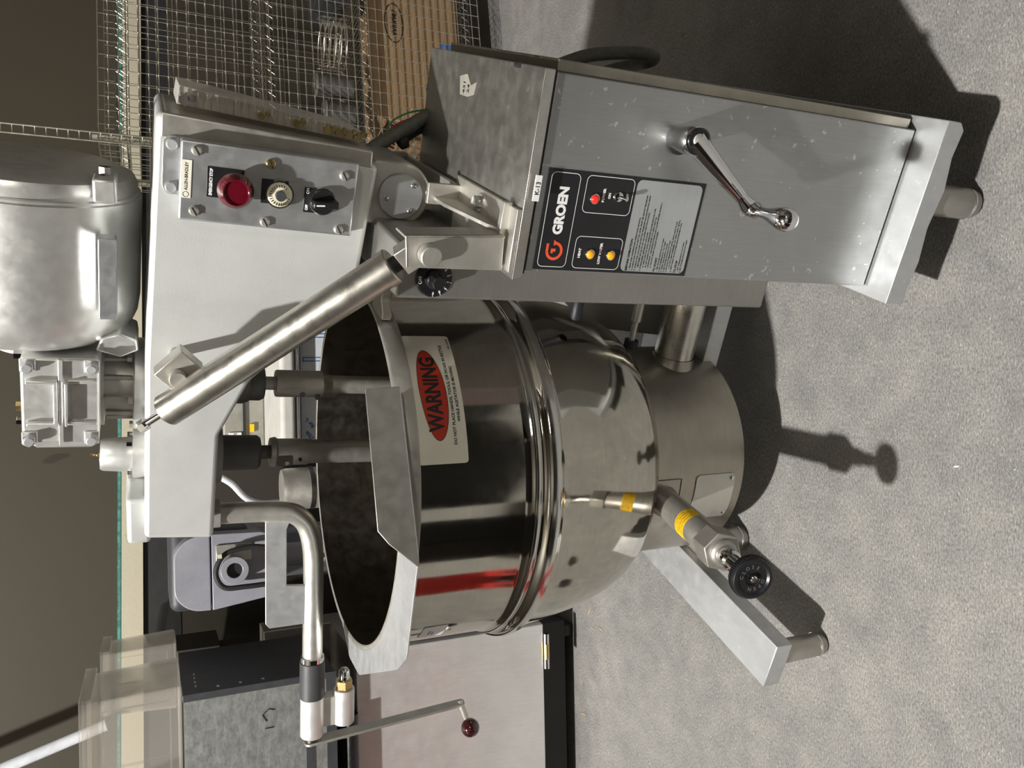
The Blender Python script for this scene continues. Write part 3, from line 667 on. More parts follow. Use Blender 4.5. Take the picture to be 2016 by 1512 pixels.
pt = mk().lathe([(0, .016), (.012, .016), (.0175, .014), (.0195, .009), (.0200, 0), (0, 0)], dl, (0, -1, 0), 48).build('speed_dial', 'ivory', st_, smooth=40)
mk().ring(dl + V((0, -.001, 0)), dl + V((0, -.0105, 0)), .0212, .0196, 48).build('dial_bezel', 'chrome', pt)
mk().cyl(dl + V((0, -.014, 0)), dl + V((0, -.024, 0)), .0078).build('dial_cap', 'gripmat', pt, .0006)
dp = mk()
for k in range(20):
    t = 2 * PI * k / 24 - .6; dd = BR * math.cos(t) + BU * math.sin(t); dp.obox(dl + V((0, -.0158, 0)) + dd * .0142, dd * .0022, V((0, .0006, 0)), dd.cross(V((0, 1, 0))) * .0005)
dp.build('dial_scale', 'ink_black', pt)
l3 = legend(-.008, -.0700, .0195, .0190)
fit(mk(), 'OFF', .009, .004, bf(-.020, -.0560, SY - .0018), BR, BU, None, .0003).text('ON', bf(.006, -.0560, SY - .0018), BR, BU, .006, bold=.0002).build('legend_print', 'ink_white', l3, smooth=0, fix=False)
sc_ = bf(-.0075, -.0790, SY)
sk = mk().lathe([(0, .014), (.0185, .014), (.0195, .012), (.0200, 0), (0, 0)], sc_, (0, -1, 0), 48).build('selector_switch', 'black', st_, smooth=35)
mk().ring(sc_ + V((0, -.0005, 0)), sc_ + V((0, -.0075, 0)), .0212, .0200, 48).build('selector_bezel', 'chrome', sk)
hb = mk(); hd = (BR * .10 - BU * 1.0).normalized(); hs_ = hd.cross(V((0, 1, 0)))
hb.obox(sc_ + V((0, -.024, 0)) + hd * .001, hd * .0190, V((0, .012, 0)), hs_ * .0055)
hb.build('selector_handle', 'black', sk, .0015)
mk().obox(sc_ + V((0, -.0365, 0)) - hd * .008, hd * .0065, V((0, .0004, 0)), hs_ * .0011).build('selector_mark', 'ink_white', sk)

# ---- bearings, shafts
def bcyl(o, prof, name, mat, par=root, seg=44, sm=35): return mk().lathe(prof, o, BU, seg).build(name, mat, par, smooth=sm)
Ct = V((.050, 0, 1.386))
f1 = bcyl(Ct, [(0, 0), (.050, 0), (.050, .028), (0, .028)], 'bearing_flange', 'buffed')
bcyl(Ct + BU * .027, [(0, 0), (.0335, 0), (.0300, .050), (.0270, .055), (0, .055)], 'bearing_cap', 'buffed')
mk().lathe([(0, 0), (.004, 0), (.004, .005), (.0022, .007), (.0022, .010), (.0034, .012), (.0030, .016), (0, .017)], Ct + BU * .082, BU, 14).build('grease_nipple', 'brass', root, smooth=40)
for k in range(4):
    t = math.radians(-140 + 90 * k + 20); p_ = Ct + V((.043 * math.cos(t), .043 * math.sin(t), .028)); mk().hexa(p_, p_ + BU * .009, .008).build('flange_bolt', 'chrome', f1)
Cn = V((.1965, 0, 1.381))
f2 = bcyl(Cn, [(0, 0), (.083, 0), (.083, .026), (.078, .028), (0, .028)], 'gearbox_flange', 'buffed')
bcyl(Cn + BU * .026, [(0, 0), (.060, 0), (.058, .052), (0, .052)], 'gearbox_neck', 'rough_steel')
bcyl(Cn + BU * .074, [(0, 0), (.076, 0), (.076, .013), (0, .013)], 'neck_flange', 'rough_steel')
for k in range(6):
    t = math.radians(-150 + 60 * k); p_ = Cn + V((.074 * math.cos(t), .074 * math.sin(t), .028)); mk().hexa(p_, p_ + BU * .008, .007).build('flange_bolt', 'rough_steel', f2)
for k in range(5):
    t = math.radians(-160 + 35 * k); p_ = Cn + V((.059 * math.cos(t), .059 * math.sin(t), .028)); mk().obox(p_ + BU * .022, V((.003, 0, 0)), V((0, .006, 0)), BU * .022).build('neck_rib', 'rough_steel', f2)
# shafts hang below the arm
Ls = V((.045, 0, 1.275))
bcyl(Ls - BU * .016, [(0, 0), (.060, 0), (.060, .016), (0, .016)], 'lower_flange', 'rough_steel')
bcyl(Ls - BU * .090, [(0, 0), (.030, 0), (.0345, .006), (.0350, .074), (0, .074)], 'lower_bearing', 'cast_dark')
sh = Ls - BU * .090
bcyl(sh - BU * .023, [(0, 0), (.014, 0), (.014, .024), (0, .024)], 'shaft_spindle', 'dark_steel')
bcyl(sh - BU * .033, [(0, 0), (.0285, 0), (.0305, .004), (.0285, .013), (0, .013)], 'shaft_collar', 'rough_steel')
ags = bcyl(sh - BU * .56, [(0, 0), (.0245, 0), (.0245, .462), (.0270, .468), (.0270, .528), (0, .528)], 'agitator_shaft', 'steel')
q_ = sh - BU * .062
mk().lathe([(0, 0), (.0038, 0), (.0038, .003), (0, .003)], q_ + V((-.001, -.0262, -.014)) + V((-.003, 0, 0)), (0, -1, 0), 18).build('pin_hole', 'ink_black', ags)
mk().plate([q_ + V((x, -.0262 if False else -.0250, z)) for x, z in round_poly([(-.017, .030), (.006, .030), (.006, .000), (-.017, .000)], .004, 4)], (0, -.0030, 0)).build('bayonet_slot', 'dark_steel', ags)
mk().cyl(q_ + V((-.010, -.027, .012)), q_ + V((-.010, -.030, .012)), .0045).build('bayonet_pin', 'steel', ags)
L2 = V((.196, 0, 1.262))
bcyl(L2 - BU * .010, [(0, 0), (.052, 0), (.052, .030), (0, .030)], 'lower_flange', 'rough_steel')
bcyl(L2 - BU * .052, [(0, 0), (.036, 0), (.040, .012), (.040, .045), (0, .045)], 'lower_bearing', 'cast_dark')
bcyl(L2 - BU * .080, [(0, 0), (.030, 0), (.034, .008), (.034, .03), (0, .03)], 'bearing_seal', 'cast_dark')
s2 = L2 - BU * .080
bcyl(s2 - BU * .024, [(0, 0), (.0130, 0), (.0130, .025), (0, .025)], 'shaft_spindle', 'steel')
ss = bcyl(s2 - BU * .130, [(0, 0), (.018, 0), (.0205, .012), (.0265, .020), (.0265, .106), (.0255, .108), (0, .108)], 'scraper_coupling', 'steel')
bcyl(s2 - BU * .55, [(0, 0), (.0180, 0), (.0180, .43), (0, .43)], 'scraper_shaft', 'steel')
for dz, dx in ((-.070, -.012), (-.100, -.018)):
    pz = s2 + BU * (dz); pz = V((pz.x + dx, -.0250, pz.z)); mk().cyl(pz + V((0, .006, 0)), pz + V((0, -.0015, 0)), .0050).build('pin_hole', 'dark_steel', ss)

# ---- gearbox
gx = mk(); G0 = V((.2215, 0, 1.5130))
def gf(u, w, y): v = G0 + BR * u + BU * w; return V((v.x, y, v.z))
gb_ = mk().plate([gf(u, w, -.125) for u, w in round_poly([(-.075, -.055), (.075, -.055), (.075, .056), (-.075, .056)], .006, 3)], (0, .20, 0)).build('gearbox', 'buffed', root, .004)
mk().plate([gf(u, w, -.100) for u, w in ((-.098, -.042), (-.074, -.048), (-.074, .048), (-.094, .044), (-.098, .038))], (0, .15, 0)).build('end_cover', 'buffed', gb_, .004)
for w in (-.032, .030):
    mk().hexa(gf(-.105, w, -.06), gf(-.096, w, -.06), .009).build('cover_bolt', 'chrome', gb_)
mk().plate([gf(u, w, -.125) for u, w in ((-.076, -.003), (.076, -.003), (.076, .003), (-.076, .003))], (0, -.008, 0)).build('centre_rib', 'buffed', gb_, .001)
for u0, u1 in ((-.036, .036),):
    rf = mk()
    rf.plate([gf(u, w, -.125) for u, w in ((-.040, .004), (-.040, .048), (-.034, .048), (-.034, .010), (.034, .010), (.034, .048), (.040, .048), (.040, .004))], (0, -.011, 0))
    rf.plate([gf(u, w, -.125) for u, w in ((-.038, -.006), (.038, -.006), (.038, -.010), (-.038, -.010))], (0, -.016, 0))
    rf.plate([gf(u, w, -.125) for u, w in ((.034, -.010), (.040, -.010), (.040, -.052), (.034, -.052))], (0, -.006, 0))
    rf.plate([gf(u, w, -.125) for u, w in ((-.034, -.010), (-.040, -.010), (-.040, -.052), (-.034, -.052))], (0, -.006, 0))
    rf.build('raised_frame', 'buffed', gb_, .0012)
for u in (-.064, .064):
    for w in (-.044, .045):
        mk().plate([gf(u + a, w + b, -.125) for a, b in ((-.011, -.011), (.011, -.011), (.011, .011), (-.011, .011))], (0, -.004, 0)).build('bolt_pad', 'buffed', gb_, .001)
        mk().hexa(gf(u, w, -.128), gf(u, w, -.142), .0098).lathe([(0, 0), (.0078, 0), (.0072, .002), (0, .002)], gf(u, w, -.1415), (0, -1, 0), 20).build('gearbox_bolt', 'light_sheet', gb_, .0006)
for u, w, r_ in ((-.030, .056, .0085), (-.056, .056, .007), (.062, .056, .0085)):
    mk().hexa(gf(u, w, -.08), gf(u, w + .012, -.08), r_).build('top_plug', 'brass' if u == -.030 else 'chrome', gb_)
# ---- motor
Mo = V((.298, .01, 1.5600))
mo = mk().lathe([(.040, -.004), (.090, .000), (.112, .006), (.135, .012), (.150, .026), (.1600, .050), (.1630, .075), (.1630, .245), (.1605, .247), (.1605, .251), (.156, .253), (.1560, .265), (.150, .276), (.130, .284), (0, .285)], Mo, BR, 72).build('motor', 'buffed', root, smooth=30)
mk().lathe([(0, -.026), (.060, -.026), (.066, -.010), (.090, .002), (0, .002)], Mo, BR, 48).build('motor_adapter', 'buffed', mo)
mk().plate([(x, -.150, z) for x, z in round_poly([(.372, 1.452), (.500, 1.449), (.500, 1.4235), (.372, 1.4265)], .003, 3)], (0, .03, 0)).build('lifting_pad', 'plate_alu', mo, .0015)
for z_, h_ in ((1.437, .016), (1.60, .016)):
    mk().box(.552, .588, -.150, -.08, z_ - h_, z_ + h_).build('end_lug', 'buffed', mo, .004)
    mk().hexa((.588, -.112, z_), (.600, -.112, z_), .009).build('lug_bolt', 'dark_steel', mo)
mk().box(.555, .592, -.150, -.10, 1.580, 1.64).build('rating_plate', 'whitepaper', mo, .001)
rp = mk()
for i in range(5):
    for j in range(6): rp.box(.557 + j * .0055, .560 + j * .0055, -.1510, -.1502, 1.586 + i * .008, 1.5875 + i * .008)
rp.build('rating_print', 'ink_black', mo)
mk().plate([(x, -.10, z) for x, z in ((.300, 1.462), (.322, 1.452), (.330, 1.425), (.318, 1.400), (.300, 1.398), (.288, 1.425))], (0, .10, 0)).build('motor_foot', 'buffed', mo, .003)

# ---- swing-out handle pipe
pth = [(-.062, -.05, 1.292), (-.066, -.05, 1.200), (-.070, -.050, 1.150), (-.078, -.052, 1.118), (-.103, -.056, 1.094), (-.145, -.065, 1.082), (-.198, -.078, 1.078), (-.330, -.118, 1.079), (-.392, -.137, 1.0795)]
hp_ = mk().tube(spline(pth, 8), .0208, 32).build('swing_pipe', 'pipe', root, smooth=60)
mk().lathe([(0, 0), (.032, 0), (.032, .022), (0, .022)], (-.061, -.05, 1.262), (0, 0, 1), 6).build('pipe_nut', 'steel', hp_, .002)
PD = V((-.958, -.287, 0)).normalized()
fl = [(-.081, -.050, 1.151), (-.098, -.055, 1.151), (-.300, -.115, 1.160), (-.318, -.120, 1.152), (-.318, -.120, 1.102), (-.322, -.121, 1.090), (-.298, -.113, 1.090), (-.214, -.088, 1.094), (-.206, -.086, 1.104), (-.206, -.086, 1.128), (-.098, -.055, 1.128)]
fl = [(-.090, 1.176), (-.2965, 1.176), (-.306, 1.168), (-.306, 1.100), (-.322, 1.088), (-.232, 1.088), (-.226, 1.100), (-.222, 1.134), (-.108, 1.134), (-.094, 1.128), (-.084, 1.13)]
mk().plate([(x, -.046 + (x + .06) * .30, z) for x, z in fl], (0, .006, 0)).build('stop_plate', 'light_sheet', hp_, .0012)
g0 = V((-.388, -.136, 1.0795))
mk().ring(g0 - PD * .006, g0 + PD * .004, .0245, .019, 36).build('grip_ring', 'chrome', hp_)
mk().cyl(g0 + PD * .004, g0 + PD * .085, .0262, seg=40).build('hand_grip', 'gripmat', hp_, .002)
b0 = g0 + PD * .085
mk().cyl(b0, b0 + PD * .088, .0245, seg=40).build('swivel_barrel', 'white_alu', hp_, .002)
dn = V((.02, 0, -1)).normalized() * .068
mk().cyl(b0 + dn - PD * .006, b0 + dn + PD * .072, .0225, seg=40).build('clamp_barrel', 'white_alu', hp_, .002)
mk().obox(b0 + dn * .5 + PD * .035, PD * .032, dn * .32, V((0, .010, 0))).build('barrel_web', 'white_alu', hp_, .001)
mk().hexa(b0 + dn - PD * .026, b0 + dn - PD * .006, .0185).build('brass_nut', 'brass', hp_, .001)
mk().lathe([(0, 0), (.007, .001), (.0115, .006), (.0120, .026), (0, .026)], b0 + dn - PD * .052, PD, 28).build('dome_nut', 'chrome', hp_, smooth=50)
mk().cyl(b0 + PD * .088, b0 + PD * .108, .0125).build('barrel_pin', 'dark_steel', hp_)
lv0 = b0 + PD * .100; lvm = b0 + dn + PD * .082; lve = lv0 + V((.050, -.02, -.335))
ld = (lve - lv0).normalized(); ln = PD; lw = ld.cross(ln).normalized()
lv = mk(); mid = lv0 + ld * 0
pl = round_poly([(-.016, -.016), (.34, -.013), (.34, .013), (-.016, .016)], [.015, .010, .010, .015], 5)
lv.prism(pl, lv0, ld, lw, ln * .006); lev = lv.build('clamp_lever', 'rough_steel', hp_, .001)
for c_ in (lv0, lv0 + ld * .070):
    mk().lathe([(0, .008), (.006, .007), (.009, .003), (.0095, 0), (0, 0)], c_ + ln * .006, ln, 20).build('lever_screw', 'chrome', lev, smooth=50)
kb = lv0 + ld * .330
kd = V((-.35, -.93, -.12)).normalized()
mk().cyl(kb, kb + kd * .045, .0065).build('knob_pin', 'pipe', lev)
mk().ball(kb + kd * .062, .0205).build('lever_knob', 'maroon', lev, smooth=80)

# ---- cables on the console side
mk().tube([(.628, .03, 1.022), (.652, .045, .992), (.722, .05, .890), (.775, .07, .815)], .0125, 20).build('arm_conduit', 'cable', root, smooth=70)
mk().tube(spline([(.840, .02, .660), (.868, .01, .600), (.885, .0, .520), (.888, -.005, .475), (.878, .02, .455), (.858, .10, .47), (.835, .16, .50)], 8), .0125, 20).build('side_conduit', 'cable', root, smooth=70)
mk().tube(spline([(.700, .075, .87), (.690, .07, .905), (.678, .065, .925), (.668, .06, .940)], 6), .012, 18).lathe([(.013, 0), (.019, .003), (.019, .016), (.012, .020)], (.672, .062, .930), (-.5, 0, 1), 20).build('cable_gland', 'rubber', root, smooth=50)
for nm, mt, dy in (('red_lead', 'wire_red', 0), ('green_lead', 'wire_green', .012)):
    mk().tube(spline([(.715 + dy, .06, .895), (.705 + dy, .05, .935), (.685 + dy, .05, .965), (.660 + dy, .05, .972), (.650 + dy * .6, .05, .955)], 6), .0018, 8).build(nm, mt, root)

# ================================================================== the room
WA = math.radians(8); WD = V((math.cos(WA), math.sin(WA), 0)); WN = V((-math.sin(WA), math.cos(WA), 0)); WP = V((0, 3.62, 0))
def onwall(px, py, off=0, P=None):
    d = ray(px, py); Q = (P if P is not None else WP) - WN * off; t = (Q - CAM).dot(WN) / d.dot(WN); return CAM + d * t
def wl(s, z, off=0): return WP + WD * s - WN * off + V((0, 0, z))
def struct(o): o['kind'] = 'structure'; return o
def wbox(mb, s0, s1, z0, z1, o0, o1):
    c = wl((s0 + s1) / 2, (z0 + z1) / 2, (o0 + o1) / 2); return mb.obox(c, WD * (s1 - s0) / 2, WN * (o1 - o0) / 2, V((0, 0, (z1 - z0) / 2)))
struct(mk().box(-4.2, 4.2, -4.0, 4.6, -.10, 0).build('floor', 'floor', None))
TL = [onwall(x, y, .022) for x, y in ((237.8, 1270), (282.7, 1270), (239.3, 60), (277.5, 60))]
def tz(i, s):
    a, b = TL[i], TL[i + 2]; sa, sb = (a - WP).dot(WD), (b - WP).dot(WD); return a.z + (b.z - a.z) * (s - sa) / (sb - sa)
S0, S1 = -4.1, 4.1
z_mid = (tz(0, 0) + tz(1, 0)) / 2
struct(wbox(mk(), S0, S1, 0, 6.6, -.14, 0).build('wall_back', 'wall', None))
struct(wbox(mk(), S0, S1, 0, z_mid, 0, .008).build('trim_1', 'wall_low', None))
struct(mk().plate([wl(s, tz(i, s), .008) for s, i in ((S0, 0), (S1, 0), (S1, 1), (S0, 1))], -WN * .018).build('trim_2', 'trim', None, .001))
struct(mk().plate([wl(s, tz(0, s) + dz, .008) for s, dz in ((S0, .0005), (S1, .0005), (S1, .012), (S0, .012))], -WN * .020).build('trim_3', 'green', None))
struct(wbox(mk(), S0, S1, z_mid - .165, z_mid - .035, .008, .012).build('trim_4', 'rubber', None))
for nm, b in (('wall_left', (-4.35, -4.2, -4, 4.6)), ('wall_right', (4.2, 4.35, -4, 4.6)), ('wall_front', (-4.2, 4.2, -4.15, -4))):
    struct(mk().box(*b, 0, 6.6).build(nm, 'wall_dark', None))
struct(mk().box(-4.2, 4.2, -4, 4.6, 6.6, 6.7).build('ceiling', 'wall_dark', None))

# ---- wire security rack
RP = at(290, 280, 2.92); RP = V((RP.x, RP.y, 0))
def rk(a, z, d=0): return RP + WD * a + WN * d + V((0, 0, z))
def onrack(px, py): return onwall(px, py, 0, RP)
ZT = onrack(192, 150).z; ZB = onrack(941, 20).z
rack = empty('wire_rack', RP, 0, 'chrome wire mesh security rack against the back wall, right of the kettle', 'rack')
for c in (rack,): c.location = (0, 0, 0)
def rbuild(mb, name, mat='wire', **k): return mb.build(name, mat, rack, **k)
RL, RD = 1.15, .46
def mesh_panel(o, ux, L, z0, z1, hs=.031, vs=.049, r=.0018, skip=None):
    m = mk(); n = int(L / vs)
    for k in range(n + 1):
        a = o + ux * min(L, k * vs); m.wire(a + V((0, 0, z0)), a + V((0, 0, z1)), r * .72, 4)
    k = 0; z = z1
    while z >= z0 - 1e-6:
        m.wire(o + V((0, 0, z)) - ux * 0, o + ux * L + V((0, 0, z)), r * 1.15, 4); z -= hs
    return m
rbuild(mesh_panel(rk(0, 0), WD, RL, ZB, ZT), 'front_mesh_panel')
rbuild(mesh_panel(rk(0, 0), WN, RD, ZB, ZT), 'side_mesh_panel')
rbuild(mesh_panel(rk(0, 0, RD), WD, RL, ZB, ZT, .062, .049), 'back_mesh_panel')
# tall narrow ladder panel standing at the rack corner
ld_ = mk(); z = .12
for a in (0, .030): ld_.wire(rk(a - .02, .10, -.015), rk(a - .02, 2.35, -.015), .0032, 8)
while z < 2.34: ld_.wire(rk(-.02, z, -.015), rk(.010, z, -.015), .0016, 4); z += .031
rbuild(ld_, 'corner_ladder_panel')
def shelf(z, name):
    m = mk()
    for dy in (.03, RD - .03):
        for dz in (0, .034): m.wire(rk(.015, z + dz, dy), rk(RL, z + dz, dy), .0022, 6)
        k = 0; x = .015
        while x < RL - .02:
            m.wire(rk(x, z + (.034 if k % 2 else 0), dy), rk(x + .022, z + (0 if k % 2 else .034), dy), .0011, 4); x += .022; k += 1
    for dz in (0, .034): m.wire(rk(.015, z + dz, .03), rk(.015, z + dz, RD - .03), .0028, 6)
    x = .03
    while x < RL: m.wire(rk(x, z + .036, .03), rk(x, z + .036, RD - .03), .0014, 4); x += .026
    for dy in (.13, .23, .33): m.wire(rk(.015, z + .032, dy), rk(RL, z + .032, dy), .0022, 4)
    return rbuild(m, name, 'wire_dull')
zm = onrack(535, 60).z; 
SHZ = [ZB + .035, onrack(728, 60).z, zm - .01, ZT - .085]
for z in SHZ: shelf(z, 'wire_shelf')
for a, d in ((.02, .035), (.02, RD - .035), (RL - .02, .035), (RL - .02, RD - .035)):
    p = mk().cyl(rk(a, .04, d), rk(a, ZT + .02, d), .0125, seg=16); p.cyl(rk(a, 0, d), rk(a, .04, d), .018, seg=16); rbuild(p, 'post')

def boxthing(name, mat, c, ux, uy, w, d, h, label, cat, bevel=.004, group=None):
    e = mk().obox(V(c) + V((0, 0, h / 2)), ux * w / 2, uy * d / 2, V((0, 0, h / 2))).build(name, mat, None, bevel); tag(e, label, cat, group); return e
# cardboard box on the lowest shelf
bz = SHZ[0] + .038; fl_ = onrack(860, 232); s_b = (fl_ - RP).dot(WD)
cbx = empty('cardboard_box', (0, 0, 0), 0, 'brown cardboard box with oval print on the lowest shelf of the wire rack', 'box')
bh = onrack(738, 60).z - bz - .05; bw = .62
BC = rk(s_b + bw / 2, bz, .235)
mk().obox(BC + V((0, 0, bh / 2)), WD * bw / 2, WN * .17, V((0, 0, bh / 2))).build('carton', 'card', cbx, .004)
bfr = lambda u, z, o=0: rk(s_b + u, bz + z, .235 - .17 - .0012 - o)
fpt = mk(); fpt.plate([bfr(.0, bh, 0), bfr(bw, bh, 0), bfr(bw, bh + .075, .028), bfr(.012, bh + .068, .026)], WN * .004); fpt.build('front_flap', 'card', cbx)
mk().plate([bfr(-.001, bh) + WN * .004, bfr(-.001, bh) + WN * .33, bfr(-.07, bh + .03) + WN * .30, bfr(-.06, bh + .035) + WN * .02], (0, 0, .004)).build('side_flap', 'card', cbx)
cp = mk(); oc = bfr(.125, bh * .36)
def ring_(c, a, b, w, ux, uz, mb, n=36):
    p = None
    for k in range(n + 1):
        t = 2 * PI * k / n; q = [mb.bm.verts.new(c + ux * (a - dd) * math.cos(t) + uz * (b - dd) * math.sin(t)) for dd in (0, w)]
        if p: mb.face([p[0], q[0], q[1], p[1]])
        p = q
ring_(oc, .085, .040, .004, WD, V((0, 0, 1)), cp)
fit(cp, 'Whirley', .115, .024, oc + V((0, 0, .007)), WD, V((0, 0, 1)), None, .001); fit(cp, 'DRINK WORKS', .115, .014, oc - V((0, 0, .020)), WD, V((0, 0, 1)), None, .001)
cp.build('oval_print', 'ink_black', cbx, smooth=0, fix=False)
oc = bfr(.415, bh * .85); cp = mk(); ring_(oc, .085, .040, .004, WD, V((0, 0, 1)), cp); fit(cp, 'Whirley', .115, .024, oc, WD, V((0, 0, 1)), None, .001).build('oval_print', 'ink_black', cbx, smooth=0, fix=False)
bp_ = mk()
for u, zz, w_ in ((.250, .030, .020), (.275, .026, .030), (.310, .030, .016), (.34, .028, .022)):
    bp_.plate([bfr(u + a, zz + b) for a, b in ((0, 0), (w_, 0), (w_, .052), (0, .052))], -WN * .0004)
bp_.build('blue_block_print', 'ink_blue', cbx)
# white paper packet by the box
mk().plate([bfr(-.010, .075, .03), bfr(-.012, .175, .03), bfr(.02, .185, .02), bfr(.024, .09, .02)], -WN * .003).build('paper_packet', 'whitepaper', None)
tag(bpy.data.objects['paper_packet'], 'small white paper slip leaning at the left end of the cardboard box', 'paper')
# utensils on the shelf above the box
z2 = SHZ[1] + .038
def coil(c, r, h, n, name, lab):
    pts = [V(c) + WD * r * math.cos(t) + WN * r * math.sin(t) + V((0, 0, h * t / (2 * PI * n))) for t in (2 * PI * n * k / (n * 28) for k in range(n * 28 + 1))]
    m = mk().tube(pts, .0028, 6)
    for q in range(10):
        t = 2 * PI * q / 10; p = V(c) + WD * r * math.cos(t) + WN * r * math.sin(t); m.wire(p, p + V((0, 0, h)), .0022, 5)
    tag(m.build(name, 'wire', None, smooth=60), lab, 'basket')
coil(rk(.60, z2 + .002, .23), .100, .11, 5, 'wire_basket', 'round chromed wire basket on the wire rack shelf above the cardboard box')
for k, (a, r, h) in enumerate(((.17, .042, .13), (.27, .046, .12), (.385, .040, .15))):
    e = empty('metal_canister', rk(a, z2, .17), 0, ('leftmost', 'middle', 'rightmost')[k] + ' of the three dark metal canisters on the wire rack shelf', 'canister', 'dark metal canisters')
    mk().lathe([(0, 0), (r, 0), (r * 1.04, h * .9), (r * 1.08, h), (r * .98, h), (r * .94, h * .1), (0, h * .1)], (0, 0, 0), (0, 0, 1), 32).build('body', 'cast_dark', e, smooth=40)
    mk().ring((0, 0, h * .93), (0, 0, h * 1.0), r * 1.10, r * 1.03, 32).build('lip', 'steel', e)
boxthing('grey_parts_box', 'dgrey', rk(.87, z2, .25), WD, WN, .22, .22, .12, 'dark grey box beside the round wire basket at the back of the rack shelf', 'box')
for k, (a, w_, h_) in enumerate(((.26, .06, .05), (.35, .08, .07))):
    boxthing('dark_crate', 'dgrey', rk(a, SHZ[0] + .038, .18) - WD * .20, WD, WN, w_, .2, h_, ('small low' if k == 0 else 'wider') + ' dark crate on the lowest rack shelf left of the cardboard box', 'crate')

# ---- planetary mixer in the background
PMO = V((-.605, 2.92, 0)); pm = empty('planetary_mixer', PMO, math.radians(4), 'pale grey planetary mixer standing in the background, half hidden by the agitator arm', 'mixer')
zz = lambda px: at(px, 1120, 2.76).z
hw_ = .122
zt, zs, zb = zz(342), zz(416), zz(530)
dome = round_poly([(-hw_, zs + .002), (hw_, zs + .002), (hw_ * .98, zt - .05), (hw_ * .62, zt), (-hw_ * .62, zt), (-hw_ * .98, zt - .05)], [.004, .004, .09, .07, .07, .09], 8)
mk().plate([(x, -.16, z) for x, z in dome], (0, .42, 0)).build('top_cover', 'lavender', pm, .018, segs=4)
body = round_poly([(-hw_, zs - .002), (hw_, zs - .002), (hw_ * .95, zb + .01), (hw_ * .55, zb - .02), (-hw_ * .55, zb - .02), (-hw_ * .82, zb + .01)], [.002, .002, .03, .03, .03, .03], 5)
mk().plate([(x, -.162, z) for x, z in body], (0, .40, 0)).build('head', 'lavender', pm, .008)
mk().box(-hw_ * 1.14, hw_ * 1.14, -.05, .30, zb + .05, zt + .012).build('rear_guard', 'dgrey', pm, .03, segs=4)
hub = V((.004, -.162, zz(460)))
mk().ring(hub, hub + V((0, -.045, 0)), .044, .024, 40).build('attachment_hub', 'lavender', pm, .002)
mk().cyl(hub + V((0, -.02, 0)), hub + V((0, -.03, 0)), .026).build('hub_socket', 'ink_black', pm)
mk().tube(spline([hub + V(p) for p in ((.062, -.03, -.11), (.070, -.035, -.05), (.055, -.04, .028), (.0, -.04, .058), (-.050, -.04, .035), (-.056, -.04, -.03), (-.055, -.035, -.14))], 8), .0085, 12).build('hose', 'rubber', pm, smooth=60)
mk().box(hub.x + .045, hub.x + .058, -.22, -.205, hub.z + .040, hub.z + .052).build('cable_tie', 'ivory', pm)
pl_ = mk().box(.030, .085, -.170, -.160, zz(495), zz(426)).build('switch_plate', 'steel', pm, .001)
mk().lathe([(0, .02), (.004, .02), (.005, 0)], (.055, -.170, zz(457)), (0, -1, 0), 12).build('switch_lever', 'chrome', pl_)
mk().cyl((.02, -.06, zb - .20), (.02, -.06, zb), .040).lathe([(.048, 0), (.050, .006), (.048, .012)], (.02, -.06, zb - .17), (0, 0, 1), 32).build('beater_shaft', 'lavender', pm)
mk().lathe([(0, .60 - .3), (.12, .62 - .3), (.140, .70 - .3), (.145, .86 - .3), (.150, .865 - .3), (.142, .87 - .3)], (.02, -.06, .18), (0, 0, 1), 48).build('mixing_bowl', 'steel', pm)
mk().box(-.09, .09, .14, .32, .06, zb + .05).build('column', 'lavender', pm, .02)
mk().plate([(x, y, 0) for x, y in round_poly([(-.16, -.28), (.16, -.28), (.16, .34), (-.16, .34)], .05, 4)], (0, 0, .07)).build('foot_base', 'lavender', pm, .01)

# ---- white cartons between arm and kettle
Yc = 2.72
def xz(px, py, Y=Yc): return at(px, py, Y)
cx0, cx1 = xz(600, 902).x, xz(600, 540).x
ctop = xz(589, 700).z
cart = empty('white_carton', (0, 0, 0), 0, 'white carton with blue printed lines behind the kettle, under the foam slab', 'carton')
mk().box(cx0, cx1, Yc, 3.30, 0, ctop).build('carton_body', 'whitebox', cart, .004)
bl = mk()
for y0 in (763, 712, 665):
    a = xz(590, y0); 
    for dx in (0, .012): bl.box(a.x + dx, a.x + dx + .0028, Yc - .0015, Yc - .0005, .5, ctop - .012)
    bl.box(a.x, a.x + .0148, Yc - .0015, Yc - .0005, ctop - .0145, ctop - .012)
o = xz(608, 868); R2 = V((math.cos(.75), 0, math.sin(.75))); U2 = V((-math.sin(.75), 0, math.cos(.75)))
bl.text('This', V((xz(590, 862).x + .006, Yc - .002, ctop - .030)), R2, U2, .020, bold=.0005); bl.text('for L', V((xz(590, 836).x + .004, Yc - .002, ctop - .030)), R2, U2, .020, bold=.0005)
bl.build('blue_print_lines', 'ink_blue', cart, smooth=0, fix=False)
mk().box(.0, .0 + .001, 0, .001, 0, .001).build('x', 'whitebox', cart); bpy.data.objects.remove(bpy.data.objects['x'])
tb = ctop + .014
board = empty('black_board', (0, 0, 0), 0, 'black board with a bright chrome front edge lying between white carton and foam slab', 'board')
mk().box(cx0 - .012, cx1 + .02, Yc - .03, 3.32, ctop + .004, tb).build('board', 'rubber', board, .002)
mk().cyl((cx0 - .012, Yc - .034, tb - .003), (cx1 + .02, Yc - .034, tb - .003), .004).build('chrome_edge', 'chrome', board)
slab = mk().box(cx0 + .0, cx1 + .02, Yc - .01, 3.36, tb + .001, tb + .052).build('foam_slab', 'cream_box', None, .016, segs=5)
tag(slab, 'long off-white foam slab lying on the black board behind the kettle', 'slab')
zs_ = tb + .052
h0 = at(452, 905, 3.12); h1 = at(452, 800, 3.12)
